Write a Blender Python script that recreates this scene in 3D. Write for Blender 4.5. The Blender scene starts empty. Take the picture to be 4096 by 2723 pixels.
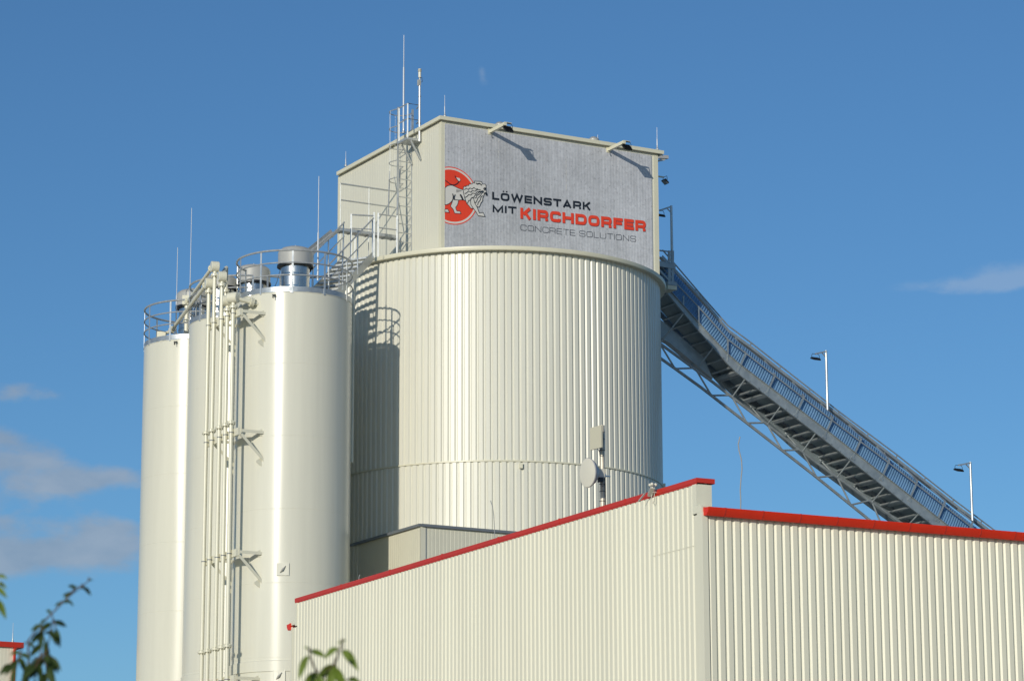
import bpy, math, random
from mathutils import Vector, Matrix, geometry, noise
R_ = math.radians
random.seed(7)
scn = bpy.context.scene
COL = scn.collection
V = Vector

# ---------------------------------------------------------------- camera
F, PITCH, ROLL, EYE = 11752.4, 0.2181, -0.0034, 1.7      # focal length in photo pixels (4096 wide)
cam_d = bpy.data.cameras.new('camera')
cam = bpy.data.objects.new('camera', cam_d)
COL.objects.link(cam)
cam_d.sensor_width = 36.0
cam_d.lens = 36.0 * F / 4096.0
cam_d.clip_start = 0.1
cam_d.clip_end = 20000
cam.matrix_world = (Matrix.Translation((0, 0, EYE)) @ Matrix.Rotation(math.pi / 2 + PITCH, 4, 'X')
                    @ Matrix.Rotation(ROLL, 4, 'Z'))
cam_d.dof.use_dof = True
cam_d.dof.focus_distance = 84.0
cam_d.dof.aperture_fstop = 6.0
scn.camera = cam

# ---------------------------------------------------------------- light
SUN_AZ, SUN_EL = R_(-24.2), R_(15.5)                      # azimuth from -Y towards +X
SUN = V((math.sin(SUN_AZ) * math.cos(SUN_EL), -math.cos(SUN_AZ) * math.cos(SUN_EL), math.sin(SUN_EL)))
world = bpy.data.worlds.new('World')
scn.world = world
world.use_nodes = True
sun_d = bpy.data.lights.new('sun', 'SUN')
sun_d.energy = 3.0
sun_d.angle = R_(0.5)
sun_d.color = (1.0, 0.93, 0.80)
sun = bpy.data.objects.new('sun', sun_d)
COL.objects.link(sun)
sun.rotation_euler = (-SUN).to_track_quat('-Z', 'Y').to_euler()
sun.location = (0, 0, 80)
scn.view_settings.view_transform = 'Standard'
scn.view_settings.look = 'None'
scn.view_settings.exposure = 0.0
scn.view_settings.gamma = 1.0


# ---------------------------------------------------------------- photo-pixel rays
def ray(px, py):
    a, b = px - 2048.0, py - 1361.5
    c, s = math.cos(-ROLL), math.sin(-ROLL)
    a, b = c * a - s * b, s * a + c * b
    u, v = a / F, -b / F
    return V((u, math.cos(PITCH) - v * math.sin(PITCH), math.sin(PITCH) + v * math.cos(PITCH)))

O = V((0, 0, EYE))
def at(px, py, Y):
    w = ray(px, py)
    return O + w * (Y / w.y)
def onp(px, py, P0, n):
    w = ray(px, py)
    return O + w * ((P0 - O).dot(n) / w.dot(n))
def atz(px, py, z):
    w = ray(px, py)
    return O + w * ((z - EYE) / w.z)


def build_world():
    nt = world.node_tree
    nt.nodes.clear()
    N, L = nt.nodes.new, nt.links.new
    sky = N('ShaderNodeTexSky')
    sky.sky_type = 'NISHITA'
    sky.sun_disc = False
    sky.sun_elevation = SUN_EL
    sky.sun_rotation = math.atan2(SUN.x, SUN.y)
    sky.altitude = 300
    sky.air_density = 1.0
    sky.dust_density = 0.45
    sky.ozone_density = 6.0
    tc = N('ShaderNodeTexCoord')
    def math_(op, a, b=None, c=None):
        m = N('ShaderNodeMath'); m.operation = op
        for i, x in enumerate((a, b, c)):
            if x is None: continue
            if isinstance(x, (int, float)): m.inputs[i].default_value = x
            else: L(x, m.inputs[i])
        return m.outputs[0]
    # cloud banks: soft blobs of sky direction broken up by noise
    blobs = [((60, 2235), 380, 75, 1.0), ((370, 2150), 200, 95, 1.05), ((480, 2190), 170, 70, .8), ((110, 1890), 230, 95, .95), ((300, 1940), 190, 42, .8),
             ((490, 1905), 130, 38, .75), ((20, 1745), 150, 62, .9), ((70, 1580), 150, 45, .85), ((-300, 2150), 400, 160, 1.), ((3990, 1135), 300, 34, .9),
             ((4130, 1085), 240, 55, 1.0), ((1928, 285), 20, 50, .30), ((1952, 335), 44, 26, .26), ((3890, 330), 60, 16, .3)]
    total = None
    nz = N('ShaderNodeTexNoise'); nz.inputs['Scale'].default_value = 38.0
    nz.inputs['Detail'].default_value = 7.0; nz.inputs['Roughness'].default_value = 0.56
    mp = N('ShaderNodeMapping'); mp.inputs['Scale'].default_value = (1, 1, 1.9)
    L(tc.outputs['Generated'], mp.inputs['Vector']); L(mp.outputs[0], nz.inputs['Vector'])
    for (px, py), sx, sy, amp in blobs:
        d = ray(px, py).normalized()
        sub = N('ShaderNodeVectorMath'); sub.operation = 'SUBTRACT'
        L(tc.outputs['Generated'], sub.inputs[0]); sub.inputs[1].default_value = d
        right = V((d.y, -d.x, 0)).normalized(); up = right.cross(d)
        dots = []
        for ax, s in ((right, sx / F), (up, sy / F)):
            dt = N('ShaderNodeVectorMath'); dt.operation = 'DOT_PRODUCT'
            L(sub.outputs[0], dt.inputs[0]); dt.inputs[1].default_value = ax / s
            dots.append(math_('POWER', math_('ABSOLUTE', dt.outputs['Value']), 2.0))
        q = math_('ADD', dots[0], dots[1])
        g = math_('MULTIPLY', math_('EXPONENT', math_('MULTIPLY', q, -1.0)), amp)
        dd = N('ShaderNodeVectorMath'); dd.operation = 'DOT_PRODUCT'
        L(tc.outputs['Generated'], dd.inputs[0]); dd.inputs[1].default_value = d
        g = math_('MULTIPLY', g, math_('GREATER_THAN', dd.outputs['Value'], 0.5))
        total = g if total is None else math_('ADD', total, g)
    mask = math_('ADD', math_('MULTIPLY', total, 1.05), math_('MULTIPLY', math_('SUBTRACT', nz.outputs['Fac'], 0.53), 3.4))
    mask = math_('MULTIPLY', mask, math_('MINIMUM', math_('MULTIPLY', total, 3.0), 1.0))
    ramp = N('ShaderNodeMapRange'); ramp.interpolation_type = 'SMOOTHSTEP'
    L(mask, ramp.inputs[0]); ramp.inputs[1].default_value = 0.10; ramp.inputs[2].default_value = 1.15
    ramp.inputs[3].default_value = 0.0; ramp.inputs[4].default_value = 0.72
    n2 = N('ShaderNodeTexNoise'); n2.inputs['Scale'].default_value = 55.0; n2.inputs['Detail'].default_value = 5
    L(mp.outputs[0], n2.inputs['Vector'])
    cr = N('ShaderNodeMix'); cr.data_type = 'RGBA'
    L(n2.outputs['Fac'], cr.inputs[0])
    cr.inputs[6].default_value = CLOUD_DARK; cr.inputs[7].default_value = CLOUD_LIGHT
    # banks towards the left are shaded undersides, wisps to the right are thin and bright
    sx = N('ShaderNodeSeparateXYZ'); L(tc.outputs['Generated'], sx.inputs[0])
    side = N('ShaderNodeMapRange'); L(sx.outputs[0], side.inputs[0])
    side.inputs[1].default_value = -.09; side.inputs[2].default_value = 0.02
    c2 = N('ShaderNodeMix'); c2.data_type = 'RGBA'; L(side.outputs[0], c2.inputs[0]); L(cr.outputs[2], c2.inputs[6]); c2.inputs[7].default_value = CLOUD_WISP
    op = N('ShaderNodeMapRange'); L(side.outputs[0], op.inputs[0]); op.inputs[3].default_value = .78; op.inputs[4].default_value = .30
    L(op.outputs[0], ramp.inputs[4]); cr = c2
    mix = N('ShaderNodeMix'); mix.data_type = 'RGBA'
    tint = N('ShaderNodeVectorMath'); tint.operation = 'MULTIPLY'
    L(sky.outputs[0], tint.inputs[0]); tint.inputs[1].default_value = (0.89, 0.98, 0.955)
    L(ramp.outputs[0], mix.inputs[0]); L(tint.outputs[0], mix.inputs[6]); L(cr.outputs[2], mix.inputs[7])
    bg = N('ShaderNodeBackground'); bg.inputs['Strength'].default_value = 0.102
    L(mix.outputs[2], bg.inputs['Color'])
    out = N('ShaderNodeOutputWorld'); L(bg.outputs[0], out.inputs['Surface'])

CLOUD_DARK = (1.7, 2.6, 3.8, 1)
CLOUD_LIGHT = (4.0, 4.5, 5.2, 1)
CLOUD_WISP = (4.3, 5.0, 5.9, 1)
build_world()


# ---------------------------------------------------------------- materials
def mat(name, col, rough=0.5, metal=0.0, spec=0.5, var=0.06, scale=1.5, bump=0.0, bscale=6.0, stretch=1.0, rvar=0.0, coat=0.0, sheet=None):
    m = bpy.data.materials.new(name)
    m.use_nodes = True
    nt = m.node_tree; nt.nodes.clear()
    N, L = nt.nodes.new, nt.links.new
    b = N('ShaderNodeBsdfPrincipled'); o = N('ShaderNodeOutputMaterial')
    L(b.outputs[0], o.inputs[0])
    b.inputs['Roughness'].default_value = rough
    b.inputs['Metallic'].default_value = metal
    b.inputs['Specular IOR Level'].default_value = spec
    b.inputs['Coat Weight'].default_value = coat
    b.inputs['Coat Roughness'].default_value = 0.1
    g = N('ShaderNodeNewGeometry')
    mp = N('ShaderNodeMapping'); mp.inputs['Scale'].default_value = (1, 1, stretch)
    L(g.outputs['Position'], mp.inputs['Vector'])
    n = N('ShaderNodeTexNoise'); n.inputs['Scale'].default_value = scale
    n.inputs['Detail'].default_value = 6; n.inputs['Roughness'].default_value = 0.6
    L(mp.outputs[0], n.inputs['Vector'])
    mr = N('ShaderNodeMapRange'); mr.inputs[1].default_value = 0.3; mr.inputs[2].default_value = 0.7
    mr.inputs[3].default_value = 1 - var; mr.inputs[4].default_value = 1 + var
    L(n.outputs['Fac'], mr.inputs[0])
    vm = N('ShaderNodeVectorMath'); vm.operation = 'SCALE'
    vm.inputs[0].default_value = col[:3]
    fac = mr.outputs[0]
    if sheet:                                  # every cladding sheet has its own slight tone
        dirs, width, amount = sheet
        for dv in dirs:
            dt = N('ShaderNodeVectorMath'); dt.operation = 'DOT_PRODUCT'; L(g.outputs['Position'], dt.inputs[0]); dt.inputs[1].default_value = dv
            a1 = N('ShaderNodeMath'); a1.operation = 'DIVIDE'; L(dt.outputs['Value'], a1.inputs[0]); a1.inputs[1].default_value = width
            a2 = N('ShaderNodeMath'); a2.operation = 'FLOOR'; L(a1.outputs[0], a2.inputs[0])
            wn = N('ShaderNodeTexWhiteNoise'); wn.noise_dimensions = '1D'; L(a2.outputs[0], wn.inputs['W'])
            r3 = N('ShaderNodeMapRange'); L(wn.outputs['Value'], r3.inputs[0]); r3.inputs[3].default_value = 1 - amount; r3.inputs[4].default_value = 1 + amount
            mu = N('ShaderNodeMath'); mu.operation = 'MULTIPLY'; L(fac, mu.inputs[0]); L(r3.outputs[0], mu.inputs[1]); fac = mu.outputs[0]
    L(fac, vm.inputs['Scale'])
    L(vm.outputs[0], b.inputs['Base Color'])
    if rvar:
        m2 = N('ShaderNodeMapRange'); m2.inputs[1].default_value = 0.3; m2.inputs[2].default_value = 0.7
        m2.inputs[3].default_value = rough - rvar; m2.inputs[4].default_value = rough + rvar
        L(n.outputs['Fac'], m2.inputs[0]); L(m2.outputs[0], b.inputs['Roughness'])
    if bump:
        n2 = N('ShaderNodeTexNoise'); n2.inputs['Scale'].default_value = bscale; n2.inputs['Detail'].default_value = 3
        L(mp.outputs[0], n2.inputs['Vector'])
        bp = N('ShaderNodeBump'); bp.inputs['Strength'].default_value = 1.0; bp.inputs['Distance'].default_value = bump
        L(n2.outputs['Fac'], bp.inputs['Height']); L(bp.outputs[0], b.inputs['Normal'])
    return m

CREAM = (0.66, 0.635, 0.50)
M = {}
M['silo'] = mat('silo_paint', (0.665, 0.652, 0.545), 0.235, var=0.055, scale=2.2, stretch=.05, bump=0.0035, bscale=.9, rvar=0.03)
M['pipe'] = mat('pipe_paint', (0.715, 0.695, 0.555), 0.27, var=0.03)
M['clad'] = mat('cladding_cream', (0.69, 0.68, 0.58), 0.37, var=0.06, scale=2.0, stretch=0.05, bump=0.0008, bscale=3.0, sheet=([(1, 0.3, 0)], 1.03, .02))
M['hallside'] = mat('hall_side_cladding', (0.75, 0.73, 0.585), 0.42, var=0.045, scale=1.4, stretch=0.06, sheet=([(.8897, .4566, 0)], 1.035, .022))
M['hall'] = mat('hall_cladding_cream', (0.75, 0.73, 0.585), 0.42, var=0.045, scale=1.4, stretch=0.06, sheet=([(-.4566, .8897, 0)], 1.035, .022))
M['house'] = mat('headhouse_panel', (0.66, 0.645, 0.535), 0.45, var=0.025, scale=1.0, stretch=0.2)
M['trim'] = mat('trim_cream', (0.68, 0.655, 0.505), 0.4, var=0.03)
M['annex'] = mat('annex_panel', (0.66, 0.64, 0.51), 0.45, var=0.03)
M['grey_trim'] = mat('grey_trim', (0.16, 0.18, 0.20), 0.45, var=0.08)
M['red'] = mat('red_trim', (0.55, 0.036, 0.020), 0.40, var=0.05)
M['redgut'] = mat('red_gutter', (0.74, 0.034, 0.010), 0.33, var=0.06, scale=2)
M['galv'] = mat('galvanised_steel', (0.50, 0.52, 0.52), 0.42, metal=0.5, var=0.14, scale=9, rvar=0.08)
M['bright'] = mat('bright_galvanised', (0.60, 0.62, 0.62), 0.36, metal=0.65, var=0.1, scale=5, rvar=0.06)
M['toe'] = mat('toe_board_zinc', (0.40, 0.43, 0.45), 0.38, metal=0.6, var=0.12, scale=6, rvar=0.06)
M['stain'] = mat('stainless_sheet', (0.62, 0.62, 0.61), 0.27, metal=0.95, var=0.05, scale=3)
M['cap'] = mat('filter_cap_grey', (0.52, 0.51, 0.46), 0.33, metal=0.25, var=0.04)
M['dark'] = mat('dark_metal', (0.035, 0.038, 0.042), 0.5, var=0.2)
M['black'] = mat('black_lamp_housing', (0.012, 0.013, 0.015), 0.4, var=0.2)
M['glass'] = mat('lamp_glass', (0.25, 0.27, 0.28), 0.12, var=0.02)
M['alu'] = mat('aluminium_rod', (0.74, 0.74, 0.73), 0.38, metal=0.45, var=0.04)
M['white'] = mat('white_plastic', (0.72, 0.69, 0.58), 0.4, var=0.04)
M['beige'] = mat('beige_plastic', (0.58, 0.55, 0.42), 0.45, var=0.03)
M['dishback'] = mat('dish_grey', (0.42, 0.42, 0.42), 0.4, var=0.05)
M['rustpole'] = mat('weathered_pole', (0.56, 0.50, 0.40), 0.36, metal=0.25, var=0.2, scale=3)
M['blue'] = mat('blue_belt_cover', (0.17, 0.32, 0.50), 0.28, metal=0.3, var=0.12, scale=3, spec=0.8)
M['belly'] = mat('conveyor_plate', (0.26, 0.31, 0.33), 0.5, metal=0.3, var=0.12, scale=2)
M['cgalv'] = mat('conveyor_galvanised', (0.40, 0.44, 0.45), 0.45, metal=0.55, var=0.16, scale=4, rvar=0.08)
M['foam'] = mat('orange_foam_seal', (0.42, 0.15, 0.045), 0.8, var=0.2, scale=8)
M['yellow'] = mat('yellow_sticker', (0.8, 0.52, 0.01), 0.5, var=0.02)
M['ink'] = mat('sign_ink_dark', (0.012, 0.017, 0.026), 0.5, var=0.05)
M['inkgrey'] = mat('sign_ink_grey', (0.045, 0.055, 0.075), 0.5, var=0.05)
M['signred'] = mat('sign_red', (0.80, 0.060, 0.022), 0.5, var=0.05, scale=6, stretch=.2)
M['signwhite'] = mat('sign_white', (0.66, 0.64, 0.59), 0.5, var=0.03)
M['leaf'] = mat('leaf_green', (0.115, 0.17, 0.02), 0.55, spec=.3, var=0.35, scale=14)
M['leaf2'] = mat('leaf_dark', (0.032, 0.058, 0.012), 0.6, spec=.2, var=0.4, scale=14)
M['bark'] = mat('twig_bark', (0.10, 0.065, 0.035), 0.8, var=0.3, scale=20)
M['wire'] = mat('grey_cable', (0.30, 0.31, 0.31), 0.5, var=0.1)
M['membrane'] = mat('roof_membrane', (0.30, 0.30, 0.29), 0.8, var=0.12)


def sign_mat():
    m = bpy.data.materials.new('printed_concrete')
    m.use_nodes = True
    nt = m.node_tree; nt.nodes.clear()
    N, L = nt.nodes.new, nt.links.new
    b = N('ShaderNodeBsdfPrincipled'); o = N('ShaderNodeOutputMaterial'); L(b.outputs[0], o.inputs[0])
    b.inputs['Roughness'].default_value = 0.5
    g = N('ShaderNodeNewGeometry')
    def nz(scale, sz, det=6, rough=.6):
        mp = N('ShaderNodeMapping'); mp.inputs['Scale'].default_value = (1, 1, sz)
        L(g.outputs['Position'], mp.inputs['Vector'])
        n = N('ShaderNodeTexNoise'); n.inputs['Scale'].default_value = scale
        n.inputs['Detail'].default_value = det; n.inputs['Roughness'].default_value = rough
        L(mp.outputs[0], n.inputs['Vector']); return n.outputs['Fac']
    def mr(x, a, bb, c, d):
        r = N('ShaderNodeMapRange'); L(x, r.inputs[0])
        for i, k in enumerate((a, bb, c, d)): r.inputs[i + 1].default_value = k
        return r.outputs[0]
    def mul(x, y):
        k = N('ShaderNodeMath'); k.operation = 'MULTIPLY'; L(x, k.inputs[0]); L(y, k.inputs[1]); return k.outputs[0]
    f = mul(mr(nz(0.45, 1.0, 4), .3, .7, .86, 1.16), mr(nz(7.0, .10, 5, .7), .3, .7, .90, 1.10))
    f = mul(f, mr(nz(9.0, 1.0, 5, .75), .3, .7, .84, 1.14))
    f = mul(f, mr(nz(16.0, 1.0, 2), .28, .38, .62, 1.0))
    dt = N('ShaderNodeVectorMath'); dt.operation = 'DOT_PRODUCT'; L(g.outputs['Position'], dt.inputs[0])
    dt.inputs[1].default_value = (math.cos(.5112), math.sin(.5112), 0)
    sn = N('ShaderNodeMath'); sn.operation = 'MULTIPLY'; L(dt.outputs['Value'], sn.inputs[0]); sn.inputs[1].default_value = 2 * math.pi / .105
    s2 = N('ShaderNodeMath'); s2.operation = 'SINE'; L(sn.outputs[0], s2.inputs[0])
    bp = N('ShaderNodeBump'); bp.inputs['Distance'].default_value = 0.0011; L(s2.outputs[0], bp.inputs['Height']); L(bp.outputs[0], b.inputs['Normal'])
    vm = N('ShaderNodeVectorMath'); vm.operation = 'SCALE'; vm.inputs[0].default_value = (0.505, 0.515, 0.54)
    L(f, vm.inputs['Scale']); L(vm.outputs[0], b.inputs['Base Color'])
    return m
M['sign'] = sign_mat()


def ground_mat():
    return mat('yard_gravel', (0.38, 0.345, 0.28), 0.9, var=0.25, scale=0.4, bump=0.004, bscale=30)
M['ground'] = ground_mat()


# ---------------------------------------------------------------- mesh helpers
ORG = {}
Z = V((0, 0, 1))

class MB:
    def __init__(s): s.v = []; s.f = []
    def add(s, vs, fs):
        n = len(s.v); s.v += [V(a) for a in vs]; s.f += [tuple(i + n for i in f) for f in fs]; return s
    def quad(s, a, b, c, d): return s.add([a, b, c, d], [(0, 1, 2, 3)])
    def box(s, c, x, y, z):
        c, x, y, z = V(c), V(x), V(y), V(z)
        vs = [c + x * i + y * j + z * k for k in (-1, 1) for j in (-1, 1) for i in (-1, 1)]
        return s.add(vs, [(0, 2, 3, 1), (4, 5, 7, 6), (0, 1, 5, 4), (2, 6, 7, 3), (0, 4, 6, 2), (1, 3, 7, 5)])
    def bar(s, p, q, w, h, up=Z):
        p, q = V(p), V(q); d = (q - p).normalized(); x = d.cross(V(up))
        if x.length < 1e-4: x = d.cross(V((1, 0, 0)))
        x.normalize(); y = x.cross(d).normalized()
        return s.box((p + q) / 2, x * w / 2, (q - p) / 2, y * h / 2)
    def tube(s, pts, r, n=8, closed=False):
        pts = [V(p) for p in pts]; m = len(pts)
        rs = r if isinstance(r, (list, tuple)) else [r] * m
        rings = []; prev = None
        for i in range(m):
            a = pts[i - 1] if (i > 0 or closed) else pts[i]
            b = pts[(i + 1) % m] if (i < m - 1 or closed) else pts[i]
            d = (b - a).normalized()
            if prev is None:
                x = d.cross(Z)
                if x.length < 1e-3: x = d.cross(V((1, 0, 0)))
            else:
                x = prev - d * prev.dot(d)
            x.normalize(); prev = x; y = d.cross(x)
            rings.append([pts[i] + (x * math.cos(2 * math.pi * k / n) + y * math.sin(2 * math.pi * k / n)) * rs[i] for k in range(n)])
        vs = [p for g in rings for p in g]; fs = []
        for i in range(m if closed else m - 1):
            j = (i + 1) % m
            for k in range(n):
                fs.append((i * n + k, i * n + (k + 1) % n, j * n + (k + 1) % n, j * n + k))
        if not closed:
            fs.append(tuple(range(n))[::-1]); fs.append(tuple((m - 1) * n + k for k in range(n)))
        return s.add(vs, fs)
    def lathe(s, c, prof, n=48, a0=0.0, a1=2 * math.pi, axis=Z, capped=False):
        c = V(c); axis = V(axis).normalized()
        x = axis.orthogonal().normalized() if abs(axis.z) < .999 else V((1, 0, 0)); y = axis.cross(x)
        full = abs(a1 - a0 - 2 * math.pi) < 1e-6; k = n if full else n + 1; m = len(prof)
        vs = []
        for i in range(k):
            t = a0 + (a1 - a0) * i / n
            e = x * math.cos(t) + y * math.sin(t)
            vs += [c + e * r + axis * z for r, z in prof]
        fs = []
        for i in range(n):
            j = (i + 1) % k
            for q in range(m - 1):
                fs.append((i * m + q, j * m + q, j * m + q + 1, i * m + q + 1))
        if capped:
            fs.append(tuple(i * m for i in range(k))[::-1]); fs.append(tuple(i * m + m - 1 for i in range(k)))
        return s.add(vs, fs)
    def cyl(s, p, q, r, n=20):
        return s.lathe(p, [(r, 0), (r, (V(q) - V(p)).length)], n, axis=V(q) - V(p), capped=True)
    def plate(s, poly, th):
        poly = [V(p) for p in poly]; th = V(th); n = len(poly)
        tris = geometry.tessellate_polygon([poly])
        vs = poly + [p + th for p in poly]
        fs = [tuple(t) for t in tris] + [tuple(n + i for i in reversed(t)) for t in tris]
        fs += [(i, (i + 1) % n, n + (i + 1) % n, n + i) for i in range(n)]
        return s.add(vs, fs)
    def flat(s, poly):
        poly = [V(p) for p in poly]
        return s.add(poly, [tuple(t) for t in geometry.tessellate_polygon([poly])])
    def ball(s, c, r, n=12):
        prof = [(r * math.sin(math.pi * i / 8), -r * math.cos(math.pi * i / 8)) for i in range(9)]
        prof[0] = (1e-4, -r); prof[-1] = (1e-4, r)
        return s.lathe(c, prof, n)
    def build(s, name, m, parent=None, smooth=35, label=None, stuff=False):
        if parent is not None: o0 = ORG[parent.name]
        else:
            lo = [min(p[i] for p in s.v) for i in range(3)]; hi = [max(p[i] for p in s.v) for i in range(3)]
            o0 = V(((lo[0] + hi[0]) / 2, (lo[1] + hi[1]) / 2, lo[2]))
        me = bpy.data.meshes.new(name)
        me.from_pydata([p - o0 for p in s.v], [], s.f)
        me.materials.append(M[m] if isinstance(m, str) else m)
        import bmesh
        bm = bmesh.new(); bm.from_mesh(me); bmesh.ops.recalc_face_normals(bm, faces=bm.faces); bm.to_mesh(me); bm.free()
        if smooth:
            me.polygons.foreach_set('use_smooth', [True] * len(me.polygons))
            me.set_sharp_from_angle(angle=R_(smooth))
        ob = bpy.data.objects.new(name, me); COL.objects.link(ob)
        if parent is not None: ob.parent = parent
        else: ob.location = o0
        ORG[ob.name] = o0
        if label: ob['label'] = label
        return ob


def tag(o, label, cat, group=None, kind=None):
    if label: o['label'] = label
    if cat: o['category'] = cat
    if group: o['group'] = group
    if kind: o['kind'] = kind
    return o
def thing(name, label, cat, loc, group=None):
    o = bpy.data.objects.new(name, None); COL.objects.link(o)
    o.location = loc; o.empty_display_size = .3; ORG[o.name] = V(loc)
    return tag(o, label, cat, group)
def copy_tree(o, off, label=None, parent=None):
    c = o.copy(); COL.objects.link(c)
    if parent is None:
        c.location = o.location + V(off)
        if label: c['label'] = label
        ORG[c.name] = ORG[o.name] + V(off)
    else: c.parent = parent
    for ch in list(o.children): copy_tree(ch, off, None, c)
    return c


TRAP = [(0, 0), (.114, 0), (.147, -.036), (.174, -.036)]      # trapezoid sheet, pitch .207
def corr(mb, p0, d, out, length, z0, z1, prof=TRAP, pitch=.207, phase=0.0):
    """profiled wall sheet from p0 along d; z0/z1 numbers"""
    pts = []
    k = -1
    while True:
        for u, dep in prof:
            s = k * pitch + u + phase
            pts.append((s, dep))
        k += 1
        if k * pitch + phase > length: break
    pts = [q for q in pts if 0 <= q[0] <= length]
    if pts[0][0] > 0: pts.insert(0, (0, pts[0][1]))
    if pts[-1][0] < length: pts.append((length, pts[-1][1]))
    vs = []
    for s, dep in pts:
        b = V(p0) + d * s + out * dep
        vs += [V((b.x, b.y, z0)), V((b.x, b.y, z1))]
    fs = [(2 * i, 2 * i + 2, 2 * i + 3, 2 * i + 1) for i in range(len(pts) - 1)]
    mb.add(vs, fs)
    return mb
def wallq(mb, a, b, z0, z1):
    return mb.quad((a.x, a.y, z0), (b.x, b.y, z0), (b.x, b.y, z1), (a.x, a.y, z1))
def X2(v, z): return V((v.x, v.y, z))


# ---------------------------------------------------------------- ground
g = MB().quad((-3000, -600, 0), (3000, -600, 0), (3000, 6000, 0), (-3000, 6000, 0)).build('ground', 'ground', smooth=0)
tag(g, None, None, kind='structure')

# common directions (the plant is laid out on one grid)
A = .5112
E1 = V((-math.sin(A), math.cos(A), 0))        # left and away
E2 = V((math.cos(A), math.sin(A), 0))         # right and away

# ---------------------------------------------------------------- big silo
BC = V((-.5235, 88.56, 0)); BR = 5.117
Z_BAND, Z_RIM, Z_TOP = 16.63, 22.875, 23.00
t = thing('storage_silo', 'big round silo clad in cream ribbed sheet under the headhouse with the lion sign', 'silo', BC)
def ring_clad(z0, z1, phase):
    n = 155; mb = MB(); pts = []
    for i in range(n):
        for u, dep in TRAP:
            th = 2 * math.pi * (i + u / .207 + phase) / n
            r = BR + dep
            pts.append(V((BC.x + r * math.cos(th), BC.y + r * math.sin(th), 0)))
    vs = []
    for p in pts: vs += [X2(p, z0), X2(p, z1)]
    m = len(pts)
    mb.add(vs, [(2 * i, 2 * ((i + 1) % m), 2 * ((i + 1) % m) + 1, 2 * i + 1) for i in range(m)])
    return mb
ring_clad(Z_BAND + .045, Z_RIM + .05, .1).build('upper_cladding', 'clad', t, smooth=0)
ring_clad(0, Z_BAND - .005, .35).build('lower_cladding', 'clad', t, smooth=0)
MB().lathe(BC, [(BR - .06, Z_BAND), (BR + .022, Z_BAND), (BR + .022, Z_BAND + .04), (BR - .06, Z_BAND + .04)], 155).build('ring_band', 'trim', t)
MB().lathe(BC, [(BR - .1, Z_RIM + .01), (BR + .168, Z_RIM), (BR + .178, Z_RIM + .02), (BR + .178, Z_RIM + .115), (BR + .16, Z_TOP), (.2, Z_TOP + .02)], 120).build('roof_rim', 'trim', t)
mb = MB().lathe(BC, [(BR - .05, .0), (BR - .05, 22.9)], 64)
mb.build('inner_shell', 'grey_trim', t)
for px, py in ((2084, 1862), (2656, 1943)):
    w = ray(px, py); a = w.x ** 2 + w.y ** 2; b = -2 * (w.x * BC.x + w.y * BC.y); c = BC.x ** 2 + BC.y ** 2 - (BR + .04) ** 2
    dsc = b * b - 4 * a * c
    k = (-b - math.sqrt(max(dsc, 0))) / (2 * a)
    p = O + w * k; rad = V((p.x - BC.x, p.y - BC.y, 0)).normalized(); tan = V((-rad.y, rad.x, 0))
    MB().box(p + rad * .01, tan * .045, rad * .035, Z * .075).build('band_clip', 'trim', t)

# ---------------------------------------------------------------- headhouse
HA = V((-2.1334, 84.3355, 27.288))            # outer top corner of the fascia
FZ = .112
inset = .12
HC = HA + (E1 + E2) * 0                          # plan corner of the fascia
WC = HA + E1 * inset + E2 * inset               # wall corner
rt = onp(2656, 601.7, HA, -E1); LS = (rt - HA).dot(E2)          # fascia length along the sign wall
lt = onp(1346, 686.7, HA, -E2); LL = (lt - HA).dot(E1)          # fascia length along the left wall
wr = onp(2630, 660, WC, -E1); SW = (wr - WC).dot(E2)            # sign wall width
wl = onp(1354, 720, WC, -E2); LW = (wl - WC).dot(E1)
ZB = Z_TOP + .14
zt = HA.z - .02
t = thing('headhouse', 'cream box-shaped headhouse standing on the big ribbed silo', 'building', X2(WC, ZB))
RIB = [(0, 0), (.095, 0), (.10, -.004), (.115, -.004)]
corr(MB(), WC, E2, -E1, SW, ZB, zt, RIB, .12).build('front_wall', 'house', t, smooth=0)
corr(MB(), WC, E1, -E2, LW, ZB, zt, RIB, .12).build('left_wall', 'house', t, smooth=0)
corr(MB(), WC + E2 * SW, E1, E2, LW, ZB, zt, RIB, .12).build('right_wall', 'house', t, smooth=0)
corr(MB(), WC + E1 * LW, E2, E1, SW, ZB, zt, RIB, .12).build('back_wall', 'house', t, smooth=0)
mb = MB()
def fascia_run(mb, a, b, out):
    a, b = V(a), V(b)
    mb.bar(X2(a, HA.z - FZ / 2) - out * .03, X2(b, HA.z - FZ / 2) - out * .03, .06, FZ)
fascia_run(mb, HA, HA + E2 * LS, -E1)
fascia_run(mb, HA + E1 * .06, HA + E1 * LL, -E2)
fascia_run(mb, HA + E2 * LS + E1 * .06, HA + E2 * LS + E1 * LL, E2)
fascia_run(mb, HA + E1 * LL + E2 * .06, HA + E1 * LL + E2 * (LS - .06), E1)
mb.build('fascia', 'trim', t)
MB().quad(*[X2(p, HA.z - .05) for p in (HA + (E1 + E2) * .05, HA + E2 * (LS - .05) + E1 * .05, HA + E2 * (LS - .05) + E1 * (LL - .05), HA + E2 * .05 + E1 * (LL - .05))]).build('roof', 'membrane', t)
def corner(c, da, db, w=.15):
    mb = MB()
    n1, n2 = -db, -da
    mb.plate([X2(c, ZB - .02) - da * .012 - db * .012, X2(c, ZB - .02) - da * .012 - db * .002 + db * w, X2(c, ZB - .02) + db * w - da * .002, X2(c, ZB - .02) - da * .002 - db * .002, X2(c, ZB - .02) - db * .002 + da * w, X2(c, ZB - .02) - db * .012 + da * w], Z * (zt - .09 - ZB))
    return mb
corner(WC, E1, E2).build('corner_trim', 'trim', t)
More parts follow.
